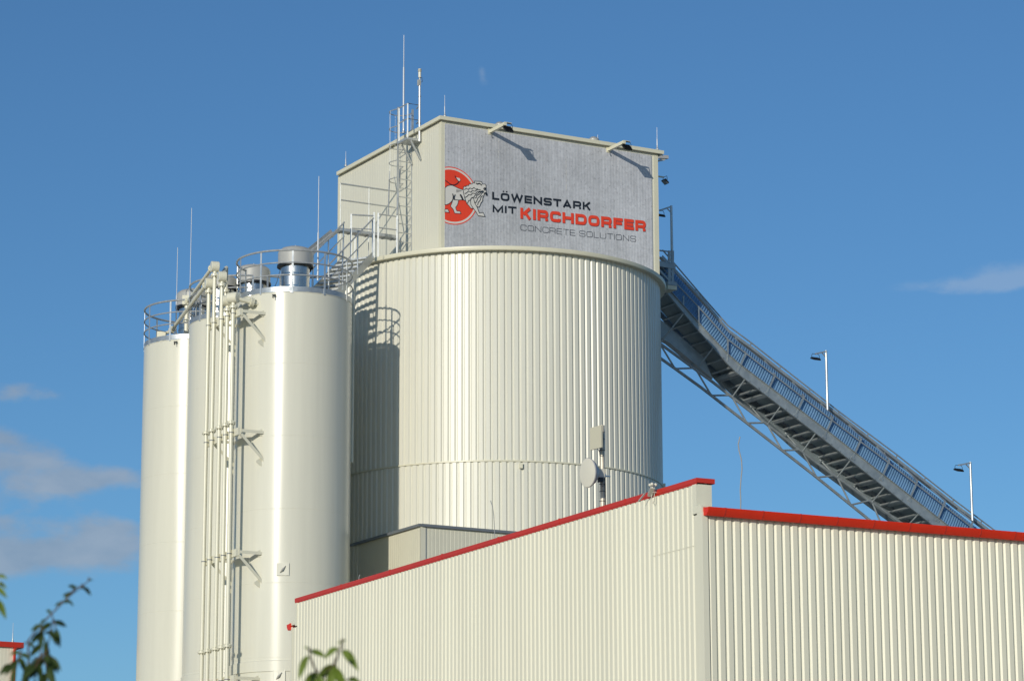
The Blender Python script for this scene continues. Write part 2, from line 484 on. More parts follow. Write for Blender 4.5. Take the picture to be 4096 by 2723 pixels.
corner(WC + E2 * SW, E1, -E2).build('corner_trim', 'trim', t)
corner(WC + E1 * LW, -E1, E2, .08).build('corner_trim', 'trim', t)
mb = MB()
for a, b in ((WC + (E1 + E2) * .03, WC + E2 * SW + E1 * .03), (WC + (E1 + E2) * .03, WC + E1 * LW + E2 * .03), (WC + E2 * (SW - .03), WC + E2 * (SW - .03) + E1 * LW)):
    wallq(mb, a, b, Z_TOP - .1, ZB + .02)
mb.build('seal_strip', 'foam', t)
# floor frame under the overhanging right end
mb = MB()
mb.bar(X2(WC + E2 * 5.0 + E1 * .12, ZB - .13), X2(WC + E2 * SW + E1 * .12, ZB - .13), .16, .22)
mb.bar(X2(WC + E2 * 5.0 + E1 * 2.2, ZB - .13), X2(WC + E2 * SW + E1 * 2.2, ZB - .13), .16, .22)
mb.bar(X2(WC + E2 * (SW - .1) + E1 * .1, ZB - .13), X2(WC + E2 * (SW - .1) + E1 * LW, ZB - .13), .16, .2)
mb.build('floor_frame', 'trim', t)
for px, py in ((2000, 492), (2375, 556)):
    p = onp(px, py + 14, HA + E1 * .9, -E1); p.z = HA.z - .05
    MB().lathe(p, [(.16, 0), (.16, .2), (.19, .22), (.17, .36), (.1, .43), (.01, .45)], 16).build('roof_vent', 'cap', t)

# ---------------------------------------------------------------- sign
SO = WC - E1 * .02
def suv(px, py):
    p = onp(px, py, SO, -E1)
    return (p - SO).dot(E2), p.z
def spt(u, v, d=0.0): return X2(SO + E2 * u - E1 * d, v)
u0 = suv(1779, 700)[0]; u1 = suv(2608, 800)[0]; v1 = suv(1779, 494)[1]; v0 = ZB + .005
t = thing('sign_board', 'grey concrete-look sign with red disc, white lion and lettering on the headhouse front', 'sign', spt((u0 + u1) / 2, v0))
mb = MB()
mb.box((spt(u0, v0) + spt(u1, v1)) / 2 + E1 * .009, E2 * (u1 - u0) / 2, E1 * .009, Z * (v1 - v0) / 2)
mb.build('panel', 'sign', t)

def ribbon(mb, pts, w, depth, closed=False):
    """flat mitred stroke in the sign plane"""
    P = [Vector(p) for p in pts]; n = len(P); L_, R2 = [], []
    for i in range(n):
        a = P[i - 1] if (i > 0 or closed) else None
        b = P[(i + 1) % n] if (i < n - 1 or closed) else None
        d1 = (P[i] - a).normalized() if a is not None else (b - P[i]).normalized()
        d2 = (b - P[i]).normalized() if b is not None else d1
        n1, n2 = Vector((-d1.y, d1.x)), Vector((-d2.y, d2.x))
        m = n1 + n2
        m = m / max(m.dot(n1), .35) if m.length > 1e-5 else n1
        ww = w[i] if isinstance(w, (list, tuple)) else w
        L_.append(P[i] + m * ww / 2); R2.append(P[i] - m * ww / 2)
    vs = [spt(p.x, p.y, depth) for p in L_ + R2]
    fs = [(i, (i + 1) % n, n + (i + 1) % n, n + i) for i in range(n if closed else n - 1)]
    mb.add(vs, fs)
def rnd(pts, r, closed=False, k=4):
    P = [Vector(p) for p in pts]; n = len(P); out = []
    for i in range(n):
        if not closed and i in (0, n - 1): out.append(tuple(P[i])); continue
        a, b, c = P[i - 1], P[i], P[(i + 1) % n]
        d1, d2 = (a - b), (c - b); rr = min(r, d1.length * .49, d2.length * .49)
        p, q = b + d1.normalized() * rr, b + d2.normalized() * rr
        for j in range(k + 1):
            s = j / k; out.append(tuple(p * (1 - s) ** 2 + b * 2 * s * (1 - s) + q * s * s))
    return out
def glyph(ch, t_):
    h = t_ / 2; b, tp, m, l = h, 1 - h, .5, h
    W = {'L': .88, 'Ö': 1.1, 'O': 1.1, 'W': 1.5, 'E': .95, 'N': 1.1, 'S': 1.05, 'T': 1.0, 'A': 1.15, 'R': 1.05, 'K': 1.05, 'M': 1.3, 'I': t_, 'C': 1.05, 'H': 1.1, 'D': 1.1, 'F': .92, 'U': 1.1, ' ': .45}[ch]
    r = W - h; rad = .26
    S = {
        'L': [[(l, 1), (l, b), (W, b)]],
        'O': ['c', [(l, b), (l, tp), (r, tp), (r, b)]],
        'W': [[(h * .9, 1), (W * .28, h), (W * .5, 1 - h * .5), (W * .72, h), (W - h * .9, 1)]],
        'E': [[(W, tp), (l, tp), (l, b), (W, b)], [(t_, m), (W * .94, m)]],
        'N': [[(l, 0), (l, tp), (r, b), (r, 1)]],
        'S': [rnd([(r, .70), (r, tp), (l, tp), (l, m), (r, m), (r, b), (l, b), (l, .30)], .17)],
        'T': [[(0, tp), (W, tp)], [(W / 2, 1 - t_), (W / 2, 0)]],
        'A': [[(h, 0), (W / 2, tp), (W - h, 0)], [(W * .27, .27), (W * .73, .27)]],
        'R': [[(l, 0), (l, tp)] + rnd([(l, tp), (r, tp), (r, .42), (t_, .42)], .2)[1:], [(r - .05, .42 - h), (r - .02, 0)]],
        'K': [[(l, 0), (l, 1)], [(t_, .42), (r, 1)], [(W * .42, .62), (r, 0)]],
        'M': [[(l, 0), (l, tp), (W / 2, h), (r, tp), (r, 0)]],
        'I': [[(h, 0), (h, 1)]],
        'C': [rnd([(r, .66), (r, tp), (l, tp), (l, b), (r, b), (r, .34)], rad)],
        'H': [[(l, 0), (l, 1)], [(r, 0), (r, 1)], [(t_, m), (r - h, m)]],
        'D': ['d', [(l, b), (l, tp), (r, tp), (r, b)]],
        'F': [[(W, tp), (l, tp), (l, 0)], [(t_, m), (W * .92, m)]],
        'U': [rnd([(l, 1), (l, b), (r, b), (r, 1)], rad)],
        ' ': [],
    }
    S['Ö'] = S['O']
    return W, S[ch]
def word(txt, uv0, uv1, height, stroke, matn, depth=.004, gap=.17, shadow=None):
    x0, y0 = uv0; x1, y1 = uv1
    ws = [glyph(c, stroke)[0] for c in txt]
    tot = sum(ws) + gap * (len(txt) - 1)
    sx = (x1 - x0) / (tot * height); sl = (y1 - y0) / (x1 - x0)
    mb = MB(); x = 0
    for c, w_ in zip(txt, ws):
        _, st = glyph(c, stroke)
        def tr(p): 
            u = x0 + (x + p[0]) * height * sx
            return (u, y0 + (u - x0) * sl + p[1] * height)
        if st and st[0] in ('c', 'd'):
            if st[0] == 'c': pts = rnd(st[1], .28, True)
            else: pts = [st[1][0], st[1][1]] + rnd([st[1][1], st[1][2], st[1][3], st[1][0]], .3)[1:-1]
            ribbon(mb, [tr(p) for p in pts], stroke * height, depth, True)
        else:
            for i, pl in enumerate(st):
                ribbon(mb, [tr(p) for p in pl], stroke * height, depth + .001 * i)
        if c == 'Ö':
            for dx in (.36, .74):
                q = [tr((dx - .1, 1.10)), tr((dx + .1, 1.10)), tr((dx + .1, 1.26)), tr((dx - .1, 1.26))]
                mb.add([spt(a, b_, depth) for a, b_ in q], [(0, 1, 2, 3)])
        x += w_ + gap
    return mb
def zz(zx, zy): return suv(1700 + zx * .44643, 420 + zy * .44643)
def H_(a, b): return zz(*a)[1] - zz(*b)[1]
hL = (H_((600, 778), (600, 849)) + H_((1485, 876), (1485, 946))) / 2
word('LÖWENSTARK', zz(600, 849), zz(1487, 946), hL, .27, 'ink', gap=.14).build('lettering', 'ink', t, smooth=0, label='dark word on the upper text line')
hM = H_((603, 895), (603, 961))
word('MIT', zz(603, 961), zz(820, 979), hM, .27, 'ink', gap=.14).build('lettering', 'ink', t, smooth=0, label='short dark word on the second text line')
hK = (H_((852, 922), (852, 1017)) + H_((1978, 1038), (1978, 1134))) / 2
wk0, wk1 = zz(852, 1017), zz(1979, 1134)
off = (.012, -.016)
word('KIRCHDORFER', (wk0[0] + off[0], wk0[1] + off[1]), (wk1[0] + off[0], wk1[1] + off[1]), hK, .29, 'inkgrey', depth=.0035, gap=.13).build('lettering_shade', 'inkgrey', t, smooth=0, label='printed dark edge behind the red word')
word('KIRCHDORFER', wk0, wk1, hK, .29, 'signred', depth=.0075, gap=.13).build('lettering', 'signred', t, smooth=0, label='big red word on the second text line')
hC = (H_((857, 1070), (857, 1124)) + H_((1888, 1178), (1888, 1228))) / 2
word('CONCRETE', zz(855, 1124), zz(1346, 1174), hC, .10, 'inkgrey', gap=.2).build('lettering', 'inkgrey', t, smooth=0, label='first thin grey word on the bottom text line')
word('SOLUTIONS', zz(1383, 1177), zz(1891, 1228), hC, .10, 'inkgrey', gap=.2).build('lettering', 'inkgrey', t, smooth=0, label='second thin grey word on the bottom text line')
# emblem
cu, cv = suv(1807.5, 783); er = (suv(1807.5, 668)[1] - suv(1807.5, 898.5)[1]) / 2
UL = u0 + .003
def disc(mb, r0, r1, d):
    n = 96
    for i in range(n):
        q = []
        for r, a in ((r0, i), (r0, i + 1), (r1, i + 1), (r1, i)):
            th = 2 * math.pi * a / n
            q.append((max(UL, cu + r * math.cos(th)), cv + r * math.sin(th)))
        if max(p[0] for p in q) - min(p[0] for p in q) > 1e-4 or min(p[0] for p in q) > UL:
            mb.add([spt(a, b, d) for a, b in q], [(0, 1, 2, 3)])
    return mb
disc(disc(MB(), 0.0005, er * .90, .004), er * .965, er, .004).build('emblem_disc', 'signred', t, smooth=0)
disc(MB(), er * .90, er * .965, .004).build('emblem_ring', 'signwhite', t, smooth=0)
def le(pts): 
    out = []
    for x, y in pts:
        u, v = suv(1750 + x * .17857, 640 + y * .17857); out.append((max(u, UL), v))
    return out
body = [(160, 628), (212, 588), (275, 570), (335, 575), (400, 605), (460, 638), (530, 660), (570, 672), (575, 720), (600, 830), (618, 915), (560, 893), (480, 902), (400, 896), (340, 882), (328, 905), (300, 945), (250, 985), (195, 1005), (160, 1005)]
hind = [(342, 885), (468, 905), (460, 960), (440, 1020), (406, 1058), (408, 1095), (432, 1145), (500, 1150), (526, 1206), (382, 1196), (350, 1110), (288, 1035), (322, 960)]
paw = [(160, 1105), (228, 1105), (262, 1180), (160, 1168)]
head = [(575, 620), (600, 592), (635, 605), (640, 578), (690, 580), (705, 545), (770, 540), (785, 518), (830, 522), (820, 480), (900, 484), (980, 490), (1000, 542), (1075, 550), (1086, 640), (1060, 624), (1028, 640), (1040, 680), (1088, 690), (1095, 745), (1045, 742), (1030, 800), (1010, 850), (1000, 930), (968, 965), (945, 1030), (920, 1062), (880, 1045), (840, 990), (800, 860), (745, 862), (735, 900), (742, 1000), (800, 1098), (740, 1082), (700, 1030), (655, 985), (625, 915), (610, 850), (590, 795), (572, 690)]
foreleg = [(748, 862), (798, 852), (828, 970), (880, 1060), (932, 1192), (1020, 1186), (1060, 1272), (905, 1252), (862, 1172), (800, 1092), (742, 1002), (736, 900)]
mbw, mbo = MB(), MB()
lw = suv(1760 + 2.2, 700)[0] - suv(1760, 700)[0]
for i, pl in enumerate((hind, paw, body, head, foreleg)):
    q = le(pl)
    mbw.flat([spt(a, b, .006 + i * .0022) for a, b in q])
    ribbon(mbo, q, lw, .0071 + i * .0022, True)
for i, (pl, w) in enumerate((([(160, 458), (220, 500), (270, 540), (330, 566), (390, 560), (440, 528), (470, 490), (485, 455)], 1.3), ([(388, 360), (398, 395), (425, 430), (450, 470)], 1.4),
        ([(592, 670), (640, 640), (680, 668), (720, 632), (765, 655), (810, 622), (850, 660), (900, 650)], 1), ([(600, 760), (640, 745), (690, 700), (740, 730), (770, 690), (830, 705), (880, 672), (960, 672)], 1),
        ([(600, 850), (655, 820), (690, 780), (740, 790), (780, 745), (840, 760), (880, 720), (960, 700)], 1), ([(660, 980), (690, 915), (730, 905), (760, 850), (800, 840), (840, 790), (890, 760), (930, 720), (1010, 690)], 1),
        ([(820, 860), (860, 850), (870, 800), (920, 780), (960, 730), (1030, 700)], 1), ([(840, 970), (880, 900), (900, 850), (950, 810), (980, 750), (1030, 720)], 1), ([(890, 1020), (900, 960), (950, 900), (960, 850), (1000, 800)], 1),
        ([(330, 760), (345, 820), (338, 880)], 1.6), ([(390, 780), (365, 830), (372, 890)], 1.6), ([(500, 780), (530, 830), (560, 895)], 3), ([(850, 520), (880, 545), (930, 530), (985, 570)], 1.6), ([(1050, 740), (1088, 760), (1090, 800)], 3), ([(1040, 640), (1080, 665)], 2))):
    ribbon(mbo, le(pl), lw * w, .0185 + i * .0006)
for x in range(420, 540, 18):
    ribbon(mbo, le([(x, 662 + (x - 420) * .2), (x + 6, 735 - (x - 420) * .3)]), lw * .5, .0175)
mbw.flat([spt(a, b, .0285) for a, b in le([(408, 398), (485, 415), (500, 455), (488, 480), (455, 470)])])
mbw.build('lion', 'signwhite', t, smooth=0)
mbo.build('lion_outline', 'ink', t, smooth=0)
# pale drip streaks on the print
for zx, a, b in ((657, 305, 575), (963, 560, 745), (1264, 460, 760), (351, 905, 1030), (1858, 560, 585)):
    p, q = zz(zx, a), zz(zx, b); n = 26; vs = []
    for k in range(n + 1):
        y = p[1] + (q[1] - p[1]) * k / n; w = random.choice((.0012, .003, .006, .009)) * (1 if zx in (657, 1264) else .6)
        vs += [spt(p[0] - w, y, .0035), spt(p[0] + w, y, .0035)]
    MB().add(vs, [(2 * k, 2 * k + 1, 2 * k + 3, 2 * k + 2) for k in range(n)]).build('streak', 'signwhite', t, smooth=0)


# ---------------------------------------------------------------- floodlights
def flood_head(parent, c, fwd, side, w=.20, d=.15, tilt=0.0):
    """a flat LED floodlight hung in a bow; c = centre of the head"""
    up = side.cross(fwd).normalized()
    if up.z < 0: up = -up
    mb = MB()
    mb.box(c, side * w / 2, fwd * d / 2, up * .022)
    for i in range(5): mb.box(c + up * .032 - fwd * (d * .35 - d * .175 * i), side * w * .46, fwd * .006, up * .014)
    mb.build('lamp_housing', 'black', parent)
    MB().box(c - up * .024, side * w * .44, fwd * d * .42, up * .003).build('lamp_glass', 'glass', parent)
    s = side * (w / 2 + .012)
    pts = [c + s, c + s + Z * .11, c + s * .8 + Z * .165, c - s * .8 + Z * .165, c - s + Z * .11, c - s]
    MB().tube(pts, .009, 6).build('bow', 'black', parent)
    return c + Z * .17
def wall_flood(base_px, tip_px, label):
    b = onp(base_px[0], base_px[1], WC, -E1)
    Ln = .98
    tip = b - E1 * Ln
    t = thing('floodlight', label, 'floodlight', b, 'floodlights on arms over the sign')
    MB().box(b - E1 * .026, E2 * .075, E1 * .008, Z * .095).build('base_plate', 'trim', t)
    mb = MB().bar(b - E1 * .03, tip, .085, .10)
    mb.build('arm', 'trim', t)
    MB().bar(tip + E2 * -.03 + E1 * .05 + Z * .052, tip + E2 * .22 + E1 * .05 + Z * .052, .09, .012).build('arm_plate', 'trim', t)
    c = tip + E2 * .11 + E1 * .05 - Z * .14
    fw = (E1 + Z).normalized()
    flood_head(t, c, fw, E2, .28, .27)
    MB().tube([b - E1 * .05 - Z * .05 + E2 * .03, b - E1 * .06 - Z * .14 + E2 * .02, b - E1 * .05 - Z * .2 + E2 * .06, b - E1 * .03 - Z * .15 + E2 * .1], .006, 6).build('cable', 'grey_trim', t)
wall_flood((1959, 528), None, 'floodlight on a cream arm over the left half of the sign, left of two')
wall_flood((2432, 600), None, 'floodlight on a cream arm over the right end of the sign, right of two')
# lamp and camera on the right wall of the headhouse
rw = WC + E2 * SW + E1 * .5
b = onp(2632, 706, rw, -E1)
t = thing('floodlight', 'small black floodlight on the right-hand edge of the headhouse, halfway down', 'floodlight', b)
MB().bar(b - E2 * .05, b + E2 * .22, .04, .04).build('arm', 'trim', t)
flood_head(t, b + E2 * .26 - Z * .14, (E2 * .75 - Z * .66).normalized(), E1, .22, .18)
b = onp(2632, 640, rw, -E1)
t = thing('wall_camera', 'grey camera on a bracket under the right end of the headhouse eave', 'camera', b)
MB().bar(b - E2 * .05 - Z * .05, b + E2 * .25 + Z * .05, .05, .06).build('bracket', 'cap', t)
MB().bar(b + E2 * .02 + Z * .1, b + E2 * .36 + Z * .13, .11, .1).build('housing', 'dishback', t)

# ---------------------------------------------------------------- lightning rods
def rod(px, py0, py1, Y, label, r=.010, foot=None, thick=None, base=.05, group='lightning rods'):
    p, q = at(px, py0, Y), None
    w = ray(px, py1); 
    q = at(px, py1, Y); q = V((p.x, p.y, q.z))
    t = thing('lightning_rod', label, 'lightning rod', p, group)
    zm = thick if thick else p.z + (q.z - p.z) * .45
    MB().tube([p, X2(p, zm), X2(p, zm + .04), q], [r * 1.5, r * 1.5, r * .8, r * .55], 8).build('rod', 'alu', t)
    MB().lathe(p, [(.001, 0), (base, 0), (base, .04), (r * 2.2, .07), (r * 2.2, .14)], 10).build('foot', 'bright', t)
    return t
rod(1779, 468, 381, HA.y + .5, 'short thin lightning rod on the near top corner of the headhouse')
rod(1383, 666, 605, HA.y + 6.2, 'short thin lightning rod on the far left end of the headhouse roof')
rod(2629, 600, 510, HA.y + 4.2, 'short thin lightning rod on the right end of the headhouse roof')
rod(2391, 568, 540, HA.y + 4.0, 'tiny rod stub on the headhouse roof next to a round vent')
rod(1614, 534, 141, HA.y + 2.25, 'tallest lightning rod, rising out of the caged ladder top', .018, thick=at(1614, 272, HA.y + 2.25).z)

# ---------------------------------------------------------------- cement silos
SR = 1.651; SZ = 20.89
RC = V((-6.224, 81.8, 0)); MC = RC + E1 * 3.41; LC = RC + E1 * 6.90
def ang(c, th):                       # th: degrees from the direction facing the camera, positive to the right
    a = math.atan2(-c.x, c.y) + R_(th)
    return V((math.sin(a), -math.cos(a), 0))
def cement_silo(c, label, gap=None, nposts=11, off=-2.0, full=True):
    t = thing('cement_silo', label, 'silo', c, 'slim cement silos in a row')
    prof = [(SR, 0)]
    z = SZ - .02
    seams = [SZ - 2.05 * i for i in range(1, 10)]
    zs = 3.6
    prof = [(SR, zs)]
    for s in reversed(seams):
        if s < zs + .1: continue
        prof += [(SR, s - .012), (SR - .0025, s - .006), (SR - .0025, s + .006), (SR, s + .012)]
    prof += [(SR, SZ - .02), (SR + .012, SZ - .015), (SR + .012, SZ), (SR - .05, SZ)]
    sh = MB().lathe(c, prof, 128); sh.build('shell', 'silo', t, smooth=10)
    MB().lathe(c, [(SR - .04, SZ - .01), (.01, SZ + .02)], 64).build('roof', 'silo', t)
    zk = SKZ
    MB().lathe(c, [(SR + .002, zk - .001), (SR + .03, zk - .02), (SR + .03, zk - .30), (SR - .02, zk - .305)], 128).build('skirt_ring', 'silo', t)
    a0 = math.atan2(ang(c, 0).y, ang(c, 0).x)
    sk = MB()
    for th0, th1 in ((-18, -10), (22, 300)):
        sk.lathe(c, [(SR + .0, zk - .31), (SR + .03, zk - .31), (SR + .03, 0), (SR, 0)], 24 if th1 < 100 else 100, a0 + R_(th0), a0 + R_(th1))
    sk.lathe(c, [(SR, 0), (SR, zk - .3)], 96)
    sk.build('skirt', 'silo', t)
    rr = SR + .005
    def inside(d):
        if gap is None: return True
        d = (d + 180) % 360 - 180
        lo, hi = gap
        return not (lo < d < hi)
    def arc(r, z, rad, name, mt):
        if gap is None: pts = [c + ang(c, k * 4) * r + Z * z for k in range(90)]; mb = MB().tube(pts, rad, 8, True)
        else:
            lo, hi = gap; span = 360 - (hi - lo)
            pts = [c + ang(c, hi + span * k / 80) * r + Z * z for k in range(81)]; mb = MB().tube(pts, rad, 8)
        return mb.build(name, mt, t)
    arc(rr, SZ + 1.20, .030, 'rail', 'galv'); arc(rr, SZ + .84, .021, 'rail', 'galv'); arc(rr, SZ + .485, .021, 'rail', 'galv')
    n = 72; lo, hi = gap if gap else (0, 0)
    s0 = a0 + R_(hi); s1 = a0 + R_(lo + 360) if gap else s0 + 2 * math.pi
    MB().lathe(c, [(rr - .012, SZ + .012), (rr - .004, SZ + .012), (rr - .004, SZ + .15), (rr - .012, SZ + .15)], n, s0, s1).build('toe_board', 'toe', t)
    ths = [off + 360 / nposts * k for k in range(nposts)]
    ths = [q for q in ths if inside(q)]
    if gap: ths += [lo, hi]
    for th in ths:
        p = c + ang(c, th) * (rr + .005)
        MB().bar(p + Z * (SZ - .04), p + Z * (SZ + 1.2), .012, .055, ang(c, th).cross(Z)).build('post', 'bright', t)
    return t
SKZ = at(1160, 2638, RC.y - SR).z
ts = [cement_silo(RC, 'tall slim cream silo nearest the big ribbed silo, rightmost of the row', gap=(-152, -122)),
      cement_silo(MC, 'tall slim cream silo half hidden behind the five thin filling pipes', gap=(7, 60), off=-20),
      cement_silo(LC, 'tall slim cream silo at the left end of the row, against the sky', off=-31)]
# small overflow lips under the silo rims, hatches
def shell_pt(c, th, z, r=SR): return c + ang(c, th) * r + Z * z
for c, th, tt in ((RC, -19.5, ts[0]), (LC, -23.5, ts[2])):
    d = ang(c, th); s = d.cross(Z)
    MB().bar(shell_pt(c, th, SZ - .07), shell_pt(c, th, SZ - .11) + d * .14, .07, .015).bar(shell_pt(c, th, SZ - .1) + d * .12, shell_pt(c, th, SZ - .2) + d * .14, .07, .015, up=s).build('bracket', 'dark', tt)
q = at(1413, 1130, 82.2)
MB().tube([X2(q, SZ - 4.5), X2(q, SZ + .55)], .042, 12).build('drain_pipe', 'pipe', ts[0])
MB().bar(X2(q, SZ - .12), X2(q, SZ - .12) + V((-.24, 0, 0)), .05, .045).build('pipe_bracket', 'trim', ts[0])
def hatch(c, px, py, size, tt, hw=.17):
    th = math.degrees(math.asin(((px - 1177 + (py - 1213) * .0068) / 231)))
    z = at(px, py, c.y - SR * math.cos(R_(th))).z; d = ang(c, th); s = Z.cross(d)
    p = shell_pt(c, th, z)
    h = MB().box(p + d * .012, s * size / 2, d * .012, Z * size / 2).build('hatch', 'silo', tt)
    MB().tube([p + d * .03 - s * hw * .45 - Z * hw * .55, p + d * .075 - Z * .02 - s * .01, p + d * .03 + s * hw * .45 + Z * hw * .55], [.012, .028, .012], 8).build('handle', 'cap', h)
hatch(RC, 1140, 2276, .34, ts[0])
hatch(RC, 1128, 2702, .34, ts[0])

def dust_filter(p, label, hcap=.37, up=0.0):
    t = thing('dust_filter', label, 'dust filter', p, 'dust filters on the silo roofs')
    b = p + Z * 0
    MB().lathe(b, [(.415, 0), (.415, .36 + up), (.425, .37 + up), (.425, .41 + up), (.415, .42 + up), (.415, .78 + up), (.425, .79 + up), (.425, .83 + up), (.415, .84 + up), (.415, 1.2 + up)], 40).build('body', 'stain', t)
    zc = 1.12 + up
    MB().lathe(b, [(.42, zc + .03), (.515, zc), (.52, zc - .015), (.50, zc + .03), (.50, zc + hcap), (.47, zc + hcap + .07), (.39, zc + hcap + .135), (.26, zc + hcap + .175), (.1, zc + hcap + .19), (.001, zc + hcap + .192)], 40).build('cap', 'cap', t)
    MB().lathe(b, [(.50, zc - .04), (.525, zc - .045), (.525, zc + .012), (.50, zc + .015)], 40).lathe(b, [(.42, zc - .03), (.51, zc - .03)], 40).build('rubber_skirt', 'black', t)
    mb = MB()
    for k in range(3):
        a = k * 2.1 + .4; q = b + V((.46 * math.cos(a), .46 * math.sin(a), zc - .08))
        mb.box(q, V((.02, 0, 0)), V((0, .02, 0)), Z * .045)
    mb.build('clamp', 'dark', t)
    MB().cyl(b + Z * (zc + hcap + .18), b + Z * (zc + hcap + .25), .016, 8).build('lifting_bolt', 'alu', t)
    return t
def fpos(px, Y): p = at(px, 1300, Y); return V((p.x, p.y, SZ + .015))
f1 = dust_filter(fpos(1178, 81.8), 'domed grey dust filter on the right slim silo, largest in view')
MB().tube([f1.location + V((-.42, -.2, .95)), f1.location + V((-.5, -.25, .6)), f1.location + V((-.66, -.1, .3)), f1.location + V((-.72, -.05, 0))], .008, 6).build('cable', 'dark', f1)
dust_filter(fpos(1011, 84.5), 'domed grey dust filter seen behind the left side of the right silo railing', up=.14)
f3 = dust_filter(fpos(880, 85.1), 'domed grey dust filter with a yellow sticker behind the pipe heads', hcap=.22, up=.14)
d = (V((0, 0, 0)) - V((f3.location.x, f3.location.y, 0))).normalized()
sd = V((-d.y, d.x, 0)) 
p = at(900, 1128, 85.1 - .50); 
MB().box(p, sd * .045, d * .004, Z * .07).build('sticker', 'yellow', f3)
dust_filter(fpos(769, 87.6), 'domed grey dust filter on the left slim silo, lowest of the filters', up=.15)
# rods beside the silos
rod(755, 1392, 832, 86.6, 'tall thin lightning rod on the middle slim silo', .014, base=.03)
rod(703, 1345, 990, LC.y - 1.2, 'medium lightning rod on the left slim silo', .014, base=.03)
p = at(1271, 1122, RC.y - 1.15)
t = rod(1271, 1122, 705, RC.y - 1.15, 'tall lightning rod clamped to the right slim silo railing', .016, base=.02)
MB().lathe(V((p.x, p.y, at(1271, 1085, RC.y - 1.15).z)), [(.012, -.12), (.03, 0), (.012, .14)], 10).build('coupling', 'alu', t)

# ---------------------------------------------------------------- filling pipes
CT = RC + ang(RC, -29.6) * SR
bend = onp(952, 1733, X2(CT, 0), E1)
BO = X2(bend, 0)                                  # plan point of the beam's near end, outer face
PR = .058
PP = BO - E2 * .062                               # pipe axis plane
pipe_px = [824.6, 847, 877, 901, 924.3]
axes = [X2(onp(px, 1733, PP, E2), 0) for px in pipe_px]
def zon(a, px, py): return at(px, py, a.y).z
heads_py = [1134, 1067, 1107, 1204, 1191]
flg_py = [1168, 1102, 1142, 1241, 1229]
zf2 = zon(axes[0], 824, 1732); zf3 = zon(axes[0], 800, 2608)
plab = ['cream filling pipe farthest left of the five', 'cream filling pipe with the highest head, reaching above the silo railings',
        'cream filling pipe third from the left, its head in front of the sticker', 'cream filling pipe second from the right, its head tucked low',
        'cream filling pipe nearest the camera, its head feeding the right slim silo']
def flange(mb, c, ax, r=.118, th=.028, bolts=8):
    ax = V(ax).normalized()
    mb.lathe(c - ax * th, [(.05, 0), (r, 0), (r, th * .85), (r * .93, th * .9), (r * .93, th * 1.1), (r, th * 1.15), (r, th * 2), (.05, th * 2)], 24, axis=ax)
    x = ax.orthogonal().normalized(); y = ax.cross(x)
    for k in range(bolts):
        e = x * math.cos(2 * math.pi * k / bolts) + y * math.sin(2 * math.pi * k / bolts)
        mb.cyl(c + e * r * .8 - ax * (th + .03), c + e * r * .8 + ax * (th + .03), .011, 6)
    return mb
for i in range(5):
    a = axes[i]; zh = zon(a, pipe_px[i] + 5, heads_py[i]); zf = zon(a, pipe_px[i] + 4, flg_py[i])
    t = thing('filling_pipe', plab[i], 'pipe', a, 'cement filling pipes on wall brackets')
    MB().tube([a + Z * .4, a + Z * (zh - .05)], PR, 20).build('riser', 'pipe', t)
    for z in (zf, zf2, zf3): flange(MB(), a + Z * z, Z).build('flange', 'pipe', t)
    if i < 3: ax = (E2 * .95 + E1 * -.2).normalized()
    else: ax = (E2 * .6 - E1 * .8).normalized()
    if i == 3: ax = (E2 * .85 - E1 * .3).normalized()
    c = a + Z * zh; hr = .155; hl = .115 if i < 3 else .15
    MB().lathe(c - ax * hl, [(.001, 0), (hr - .012, 0), (hr, .012), (hr, 2 * hl - .012), (hr - .012, 2 * hl), (.001, 2 * hl)], 36, axis=ax).build('head', 'pipe', t)
    if i in (0, 1):
        if i == 0: end = at(688, 1318, LC.y - .9)
        else: end = at(752, 1205, MC.y + .4)
        st = c + E1 * .16 - E2 * .02
        flange(MB(), st + (end - st).normalized() * .06, end - st, .105).build('flange', 'pipe', t)
        MB().tube([c, st, end], .055, 18).build('inclined_pipe', 'pipe', t)
        flange(MB(), end, end - st, .105).build('flange', 'pipe', t)
        if i == 0:
            e2 = end + V((-.32, .1, -.12)); MB().tube([end, end + (end - st).normalized() * .25, e2, e2 - Z * .3], .055, 16).build('elbow', 'pipe', t)
            MB().box(e2 - Z * .06, V((.13, 0, 0)), V((0, .13, 0)), Z * .12).build('inlet_box', 'trim', t)
        else:
            q = at(748, 1205, LC.y - 1.0)
            MB().box(q + Z * .02, V((.13, 0, 0)), V((0, .13, 0)), Z * .14).build('inlet_box', 'trim', t)
            MB().tube([q, X2(q, SZ)], .07, 16).build('drop_pipe', 'pipe', t)
            flange(MB(), X2(q, zon(q, 748, 1285)), Z, .12).build('flange', 'pipe', t)
    elif i == 2:
        end = V((c.x + .02, c.y + .9, SZ + .5))
        MB().tube([c, c + E1 * .2, end + Z * .6, end, end - Z * .5], .06, 16).build('inclined_pipe', 'pipe', t)
        flange(MB(), end - Z * .1, Z, .12).build('flange', 'pipe', t)
    elif i == 4:
        q = at(1014, 1211, RC.y - SR * .84)
        dr = (q - c).normalized()
        MB().tube([c, q + dr * .15], .062, 18).build('cross_pipe', 'pipe', t)
        flange(MB(), c + dr * .52, dr, .13).build('flange', 'pipe', t)
        flange(MB(), q - dr * .03, dr, .13).build('flange', 'pipe', t)
    else:
        q = MC + ang(MC, -5) * SR + Z * (SZ - .25)
        MB().tube([c, c + (q - c) * .5, q], .055, 16).build('cross_pipe', 'pipe', t)

